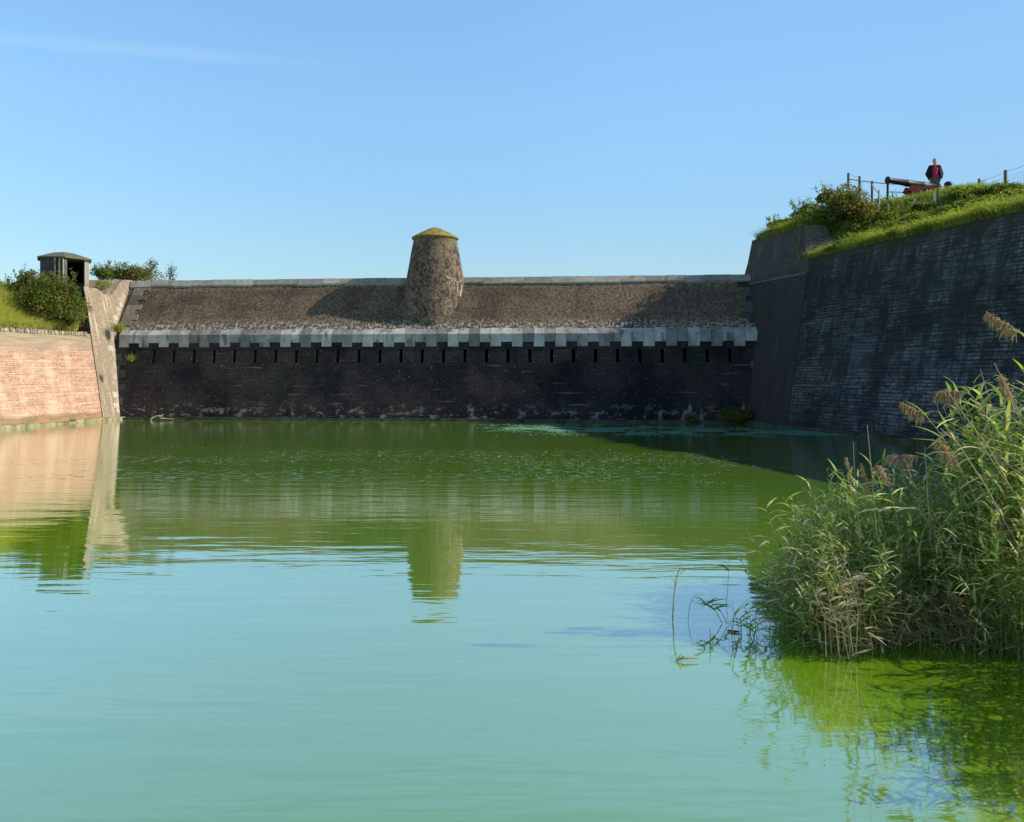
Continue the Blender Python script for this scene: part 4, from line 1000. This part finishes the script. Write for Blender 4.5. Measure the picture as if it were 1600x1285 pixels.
reed_path([(1560,860),(1520,770),(1490,710),(1465,672),(1445,648)],'reed with a tan plume and white folded leaf leaning left over the dark wall',6.8,(1446,649,1410,630),5,seed=5,pl_n=330,pl_s=.055,lv_len=.25,droop=.09)
reed_path([(1540,760),(1500,738),(1465,725),(1432,712)],'low leaning reed with a rosy brown plume pointing left',6.8,(1434,712,1390,713),4,seed=6,pl_n=260,pl_s=.055,rose=True,droop=.10)
reed_path([(1510,860),(1500,770),(1494,720)],'reed with a dense rosy plume at the inner edge of the tall bed',6.8,(1496,722,1466,692),4,seed=7,pl_n=380,pl_s=.075,rose=True)
reed_path([(1415,880),(1400,800),(1388,752)],'short reed with a rosy plume above the low bed',6.9,(1388,756,1372,730),5,seed=8,pl_n=240,pl_s=.06,rose=True)
reed_path([(1395,870),(1372,800),(1356,762)],'short reed with a pale ragged plume left of the rosy one',6.9,(1357,766,1346,728),5,seed=9,pl_n=200,pl_s=.05)
reed_path([(1345,860),(1338,800),(1332,756)],'short reed with a thin plume at the left top of the bed',6.9,(1332,758,1322,715),6,seed=10,pl_n=110,pl_s=.04,rose=True)
reed_path([(1640,760),(1605,680),(1580,622)],'reed with a pinkish plume just inside the right picture edge',6.7,(1581,625,1564,588),5,seed=11,pl_n=300,pl_s=.06,rose=True)
reed_path([(1370,840),(1362,740),(1355,664)],'tall bare pale stem standing over the low bed',6.9,straw=True,seed=12,r=.0052)
reed_path([(1345,850),(1337,770),(1333,690)],'slim bare stem left of the tall pale one',6.9,straw=True,seed=13,r=.0042)
reed_path([(1455,860),(1449,770),(1445,698)],'bare upright stem below the white folded leaf',6.85,straw=True,seed=14,r=.004)
reed_path([(1600,800),(1545,700),(1500,640),(1478,608)],'long pale stem slanting left across the top of the tall bed',6.6,straw=True,seed=15,r=.005)
reed_path([(1590,780),(1530,690),(1508,622)],'pale stem crossing behind the arching plumed reed',6.7,straw=True,seed=16,r=.004)
reed_path([(1640,720),(1590,640),(1553,567)],'pale pointed stem rising above the tall bed at right',6.6,straw=True,seed=17,r=.0048)
reed_path([(1600,870),(1540,760),(1495,690),(1469,670)],'thick bleached stem lying diagonally through the bed',6.5,straw=True,seed=18,r=.0062)
# the white folded leaf
P=[at(1448,702,6.8),at(1460,692,6.78),at(1470,684,6.77),at(1478,678,6.77)]
m=MB(); ww=[.002,.013,.017,.011]
for i in range(3): m.face([P[i]-Vector((0,0,ww[i])),P[i]+Vector((0,0,ww[i])),P[i+1]+Vector((0,0,ww[i+1])),P[i+1]-Vector((0,0,ww[i+1]))])
m.build('folded_leaf',M['reed_straw'],None)
fo=bpy.data.objects['folded_leaf']
for o in list(bpy.data.objects):
    if o.get('label','').startswith('reed with a tan plume and white'):
        fo.data.transform(Matrix.Translation(-o.location)); fo.parent=o
# leaning outliers at the left edge and solitary reeds in open water
reed_path([(1262,1000),(1222,930),(1190,860),(1163,826)],'leaning dry reed reaching furthest left from the bed',6.9,leaves=9,straw=True,seed=21,lv_len=.16)
reed_path([(1250,995),(1225,900),(1205,820),(1196,790)],'leaning leafy reed at the left top edge of the bed',6.9,leaves=12,seed=22,lv_len=.17)
reed_path([(1238,990),(1205,960),(1170,900),(1152,862)],'slender green reed arching left over open water',6.95,leaves=8,seed=23,lv_len=.16)
reed_path([(1290,1000),(1275,900),(1262,830),(1222,776)],'pale leafy reed bending left above the bed edge',6.8,leaves=12,seed=24,lv_len=.17)
reed_path([(1051,966),(1053,930),(1056,905),(1058,898)],'solitary green leafy reed in open water, furthest left',7.4,leaves=7,seed=31,lv_len=.13,leafmat='reed_leaf',r=.006,upr=(1.1,1.45))
reed_path([(1075,970),(1078,945),(1085,930),(1100,929)],'thin bent green stem right of the solitary leafy reed',7.35,leaves=0,seed=32,r=.003)
reed_path([(1128,973),(1118,955),(1105,945),(1096,948)],'broken dark reed bent down to the water beside the thin bent stem',7.25,leaves=9,seed=33,lv_len=.13,leafmat='reed_leaf_dark',r=.004)
reed_path([(1136,975),(1128,958),(1113,942),(1098,944)],'second broken reed arching to the left beside the bed',7.2,leaves=5,seed=34,lv_len=.13,leafmat='reed_leaf_dark',r=.0035)
reed_path([(1110,1012),(1110,995),(1109,982)],'short bleached reed stub nearest the camera in open water',6.65,leaves=0,straw=True,seed=35,r=.006)
reed_path([(1135,942),(1138,905),(1140,862)],'single thin upright stem against the bright water',7.9,leaves=1,seed=36,r=.0025)
reed_path([(1158,988),(1158,978),(1157,964)],'pale leafy stub beside the floating dark twig',7.0,leaves=6,straw=True,seed=37,lv_len=.12,r=.006)
reed_path([(1176,998),(1180,985),(1186,968)],'small leafy shoot in front of the left edge of the bed',6.9,leaves=6,seed=38,lv_len=.13,r=.004)
for k in range(26):                                       # straw cluster at the front
    px=random.gauss(1318,20); yb=random.uniform(1005,1030); ln=random.uniform(60,135)
    reed_path([(px,yb),(px+random.gauss(-3,6),yb-ln*.55),(px+random.gauss(-4,16),yb-ln)],'bleached straw reed in the pale cluster at the front of the bed',F*H/(yb-HY)-.05,leaves=4,straw=True,seed=200+k,lv_len=.13,r=.0042,group='bleached reeds at the front of the bed')
for k in range(12):
    px=random.uniform(1142,1208); yb=random.uniform(972,1012); ln=random.uniform(25,75)
    reed_path([(px,yb),(px+random.gauss(0,5),yb-ln*.6),(px+random.gauss(-2,9),yb-ln)],'thin young reed shoot rising from the water just left of the reed bed',F*H/(yb-HY)-.02,leaves=random.choice((0,2,4)),seed=300+k,lv_len=.10,r=.003,leafmat='reed_leaf_dark',group='thin reed shoots in open water beside the bed',upr=(.6,1.3))
m=MB(); m.tube([at(1136,987.5,7.02)+Vector((0,0,.01)),at(1146,988.5,7.0)+Vector((0,0,.01)),at(1156,990,6.98)+Vector((0,0,.012))],[.006,.011,.006],6); tag(m.build('floating_twig',M['bark']),'dark twig floating beside the left edge of the reed bed','twig')
m=MB(); m.tube([at(1056,1035,6.3)+Vector((0,0,.01)),at(1068,1031,6.3)+Vector((0,0,.015)),at(1092,1031,6.3)+Vector((0,0,.008))],[.004,.012,.003],6); m.tube([at(1058,1034,6.3)+Vector((0,0,.01)),at(1064,1027,6.3)+Vector((0,0,.02))],[.006,.003],5)
tag(m.build('dry_leaf',M['reed_straw']),'curled dry reed leaf floating below the solitary reed','leaf')
# ------------------------------------------------------------------ world, sun, camera
w=bpy.data.worlds.new('World'); sc.world=w; w.use_nodes=True; nt=w.node_tree
bg=nt.nodes['Background']; sky=nt.nodes.new('ShaderNodeTexSky'); sky.sky_type='NISHITA'; sky.sun_disc=False
sky.sun_elevation=SUN_EL; sky.sun_rotation=math.pi/2-SUN_AZ; sky.air_density=1.0; sky.dust_density=.35; sky.ozone_density=1.6; sky.altitude=0
g=G.__new__(G); g.nt=nt
dirv=g.xyz(g.coord('Generated')); zz=dirv[2]
tint=g.ramp(zz,[(0,(.43,.50,.52)),(.10,(.48,.555,.57)),(.30,(.68,.85,.88)),(.43,(.76,.97,1.0)),(.62,(.42,.53,.60)),(1,(.11,.14,.17))])
skyc=g.mix(1.0,g.mix(1.0,sky.outputs[0],tint,'MULTIPLY'),(1.88,1.86,1.84),'MULTIPLY')
sunw=g.rng(dirv[0],.05,.75,1,.70); skyc=g.mix(1.0,skyc,sunw,'MULTIPLY')
uu=g.math('DIVIDE',dirv[0],g.math('MAXIMUM',dirv[1],.05)); vv=g.math('DIVIDE',zz,g.math('MAXIMUM',dirv[1],.05))
cn_=g.noise(g.map(g.coord('Generated'),(9,9,40)),1,4,.6)
off_=g.math('ABSOLUTE',g.math('ADD',g.math('SUBTRACT',vv,g.math('ADD',.349,g.math('MULTIPLY',uu,-.083))),g.math('MULTIPLY',g.math('SUBTRACT',cn_,.5),.012)))
band=g.math('MULTIPLY',g.rng(off_,0,.014,1,0),g.math('MULTIPLY',g.rng(uu,-.42,-.12,1,0),g.rng(dirv[1],0,.2,0,.11)))
skyc=g.mix(band,skyc,(5.2,6.6,7.4))
nt.links.new(skyc,bg.inputs[0]); bg.inputs[1].default_value=.12
sl_=bpy.data.lights.new('Sun','SUN'); sl_.energy=4.9; sl_.angle=R(.55); sl_.color=(1,.93,.80)
so=bpy.data.objects.new('Sun',sl_); COL.objects.link(so)
sd=Vector((math.cos(SUN_EL)*math.cos(SUN_AZ),math.cos(SUN_EL)*math.sin(SUN_AZ),math.sin(SUN_EL)))
so.rotation_euler=sd.to_track_quat('Z','Y').to_euler(); so.location=(40,10,40)
cam=bpy.data.cameras.new('Camera'); co=bpy.data.objects.new('Camera',cam); COL.objects.link(co)
co.location=(0,0,H); co.rotation_euler=(R(90),0,0); cam.sensor_width=36; cam.sensor_fit='HORIZONTAL'; cam.lens=F/1600*36
cam.shift_y=-(642.5-HY)/1600; cam.clip_start=.1; cam.clip_end=3000; sc.camera=co
sc.view_settings.view_transform='Standard'; sc.view_settings.look='None'; sc.view_settings.exposure=.25; sc.view_settings.gamma=1
sc.render.engine='CYCLES'; sc.cycles.max_bounces=6; sc.cycles.glossy_bounces=3; sc.cycles.diffuse_bounces=3; sc.cycles.transmission_bounces=3; sc.cycles.use_denoising=True
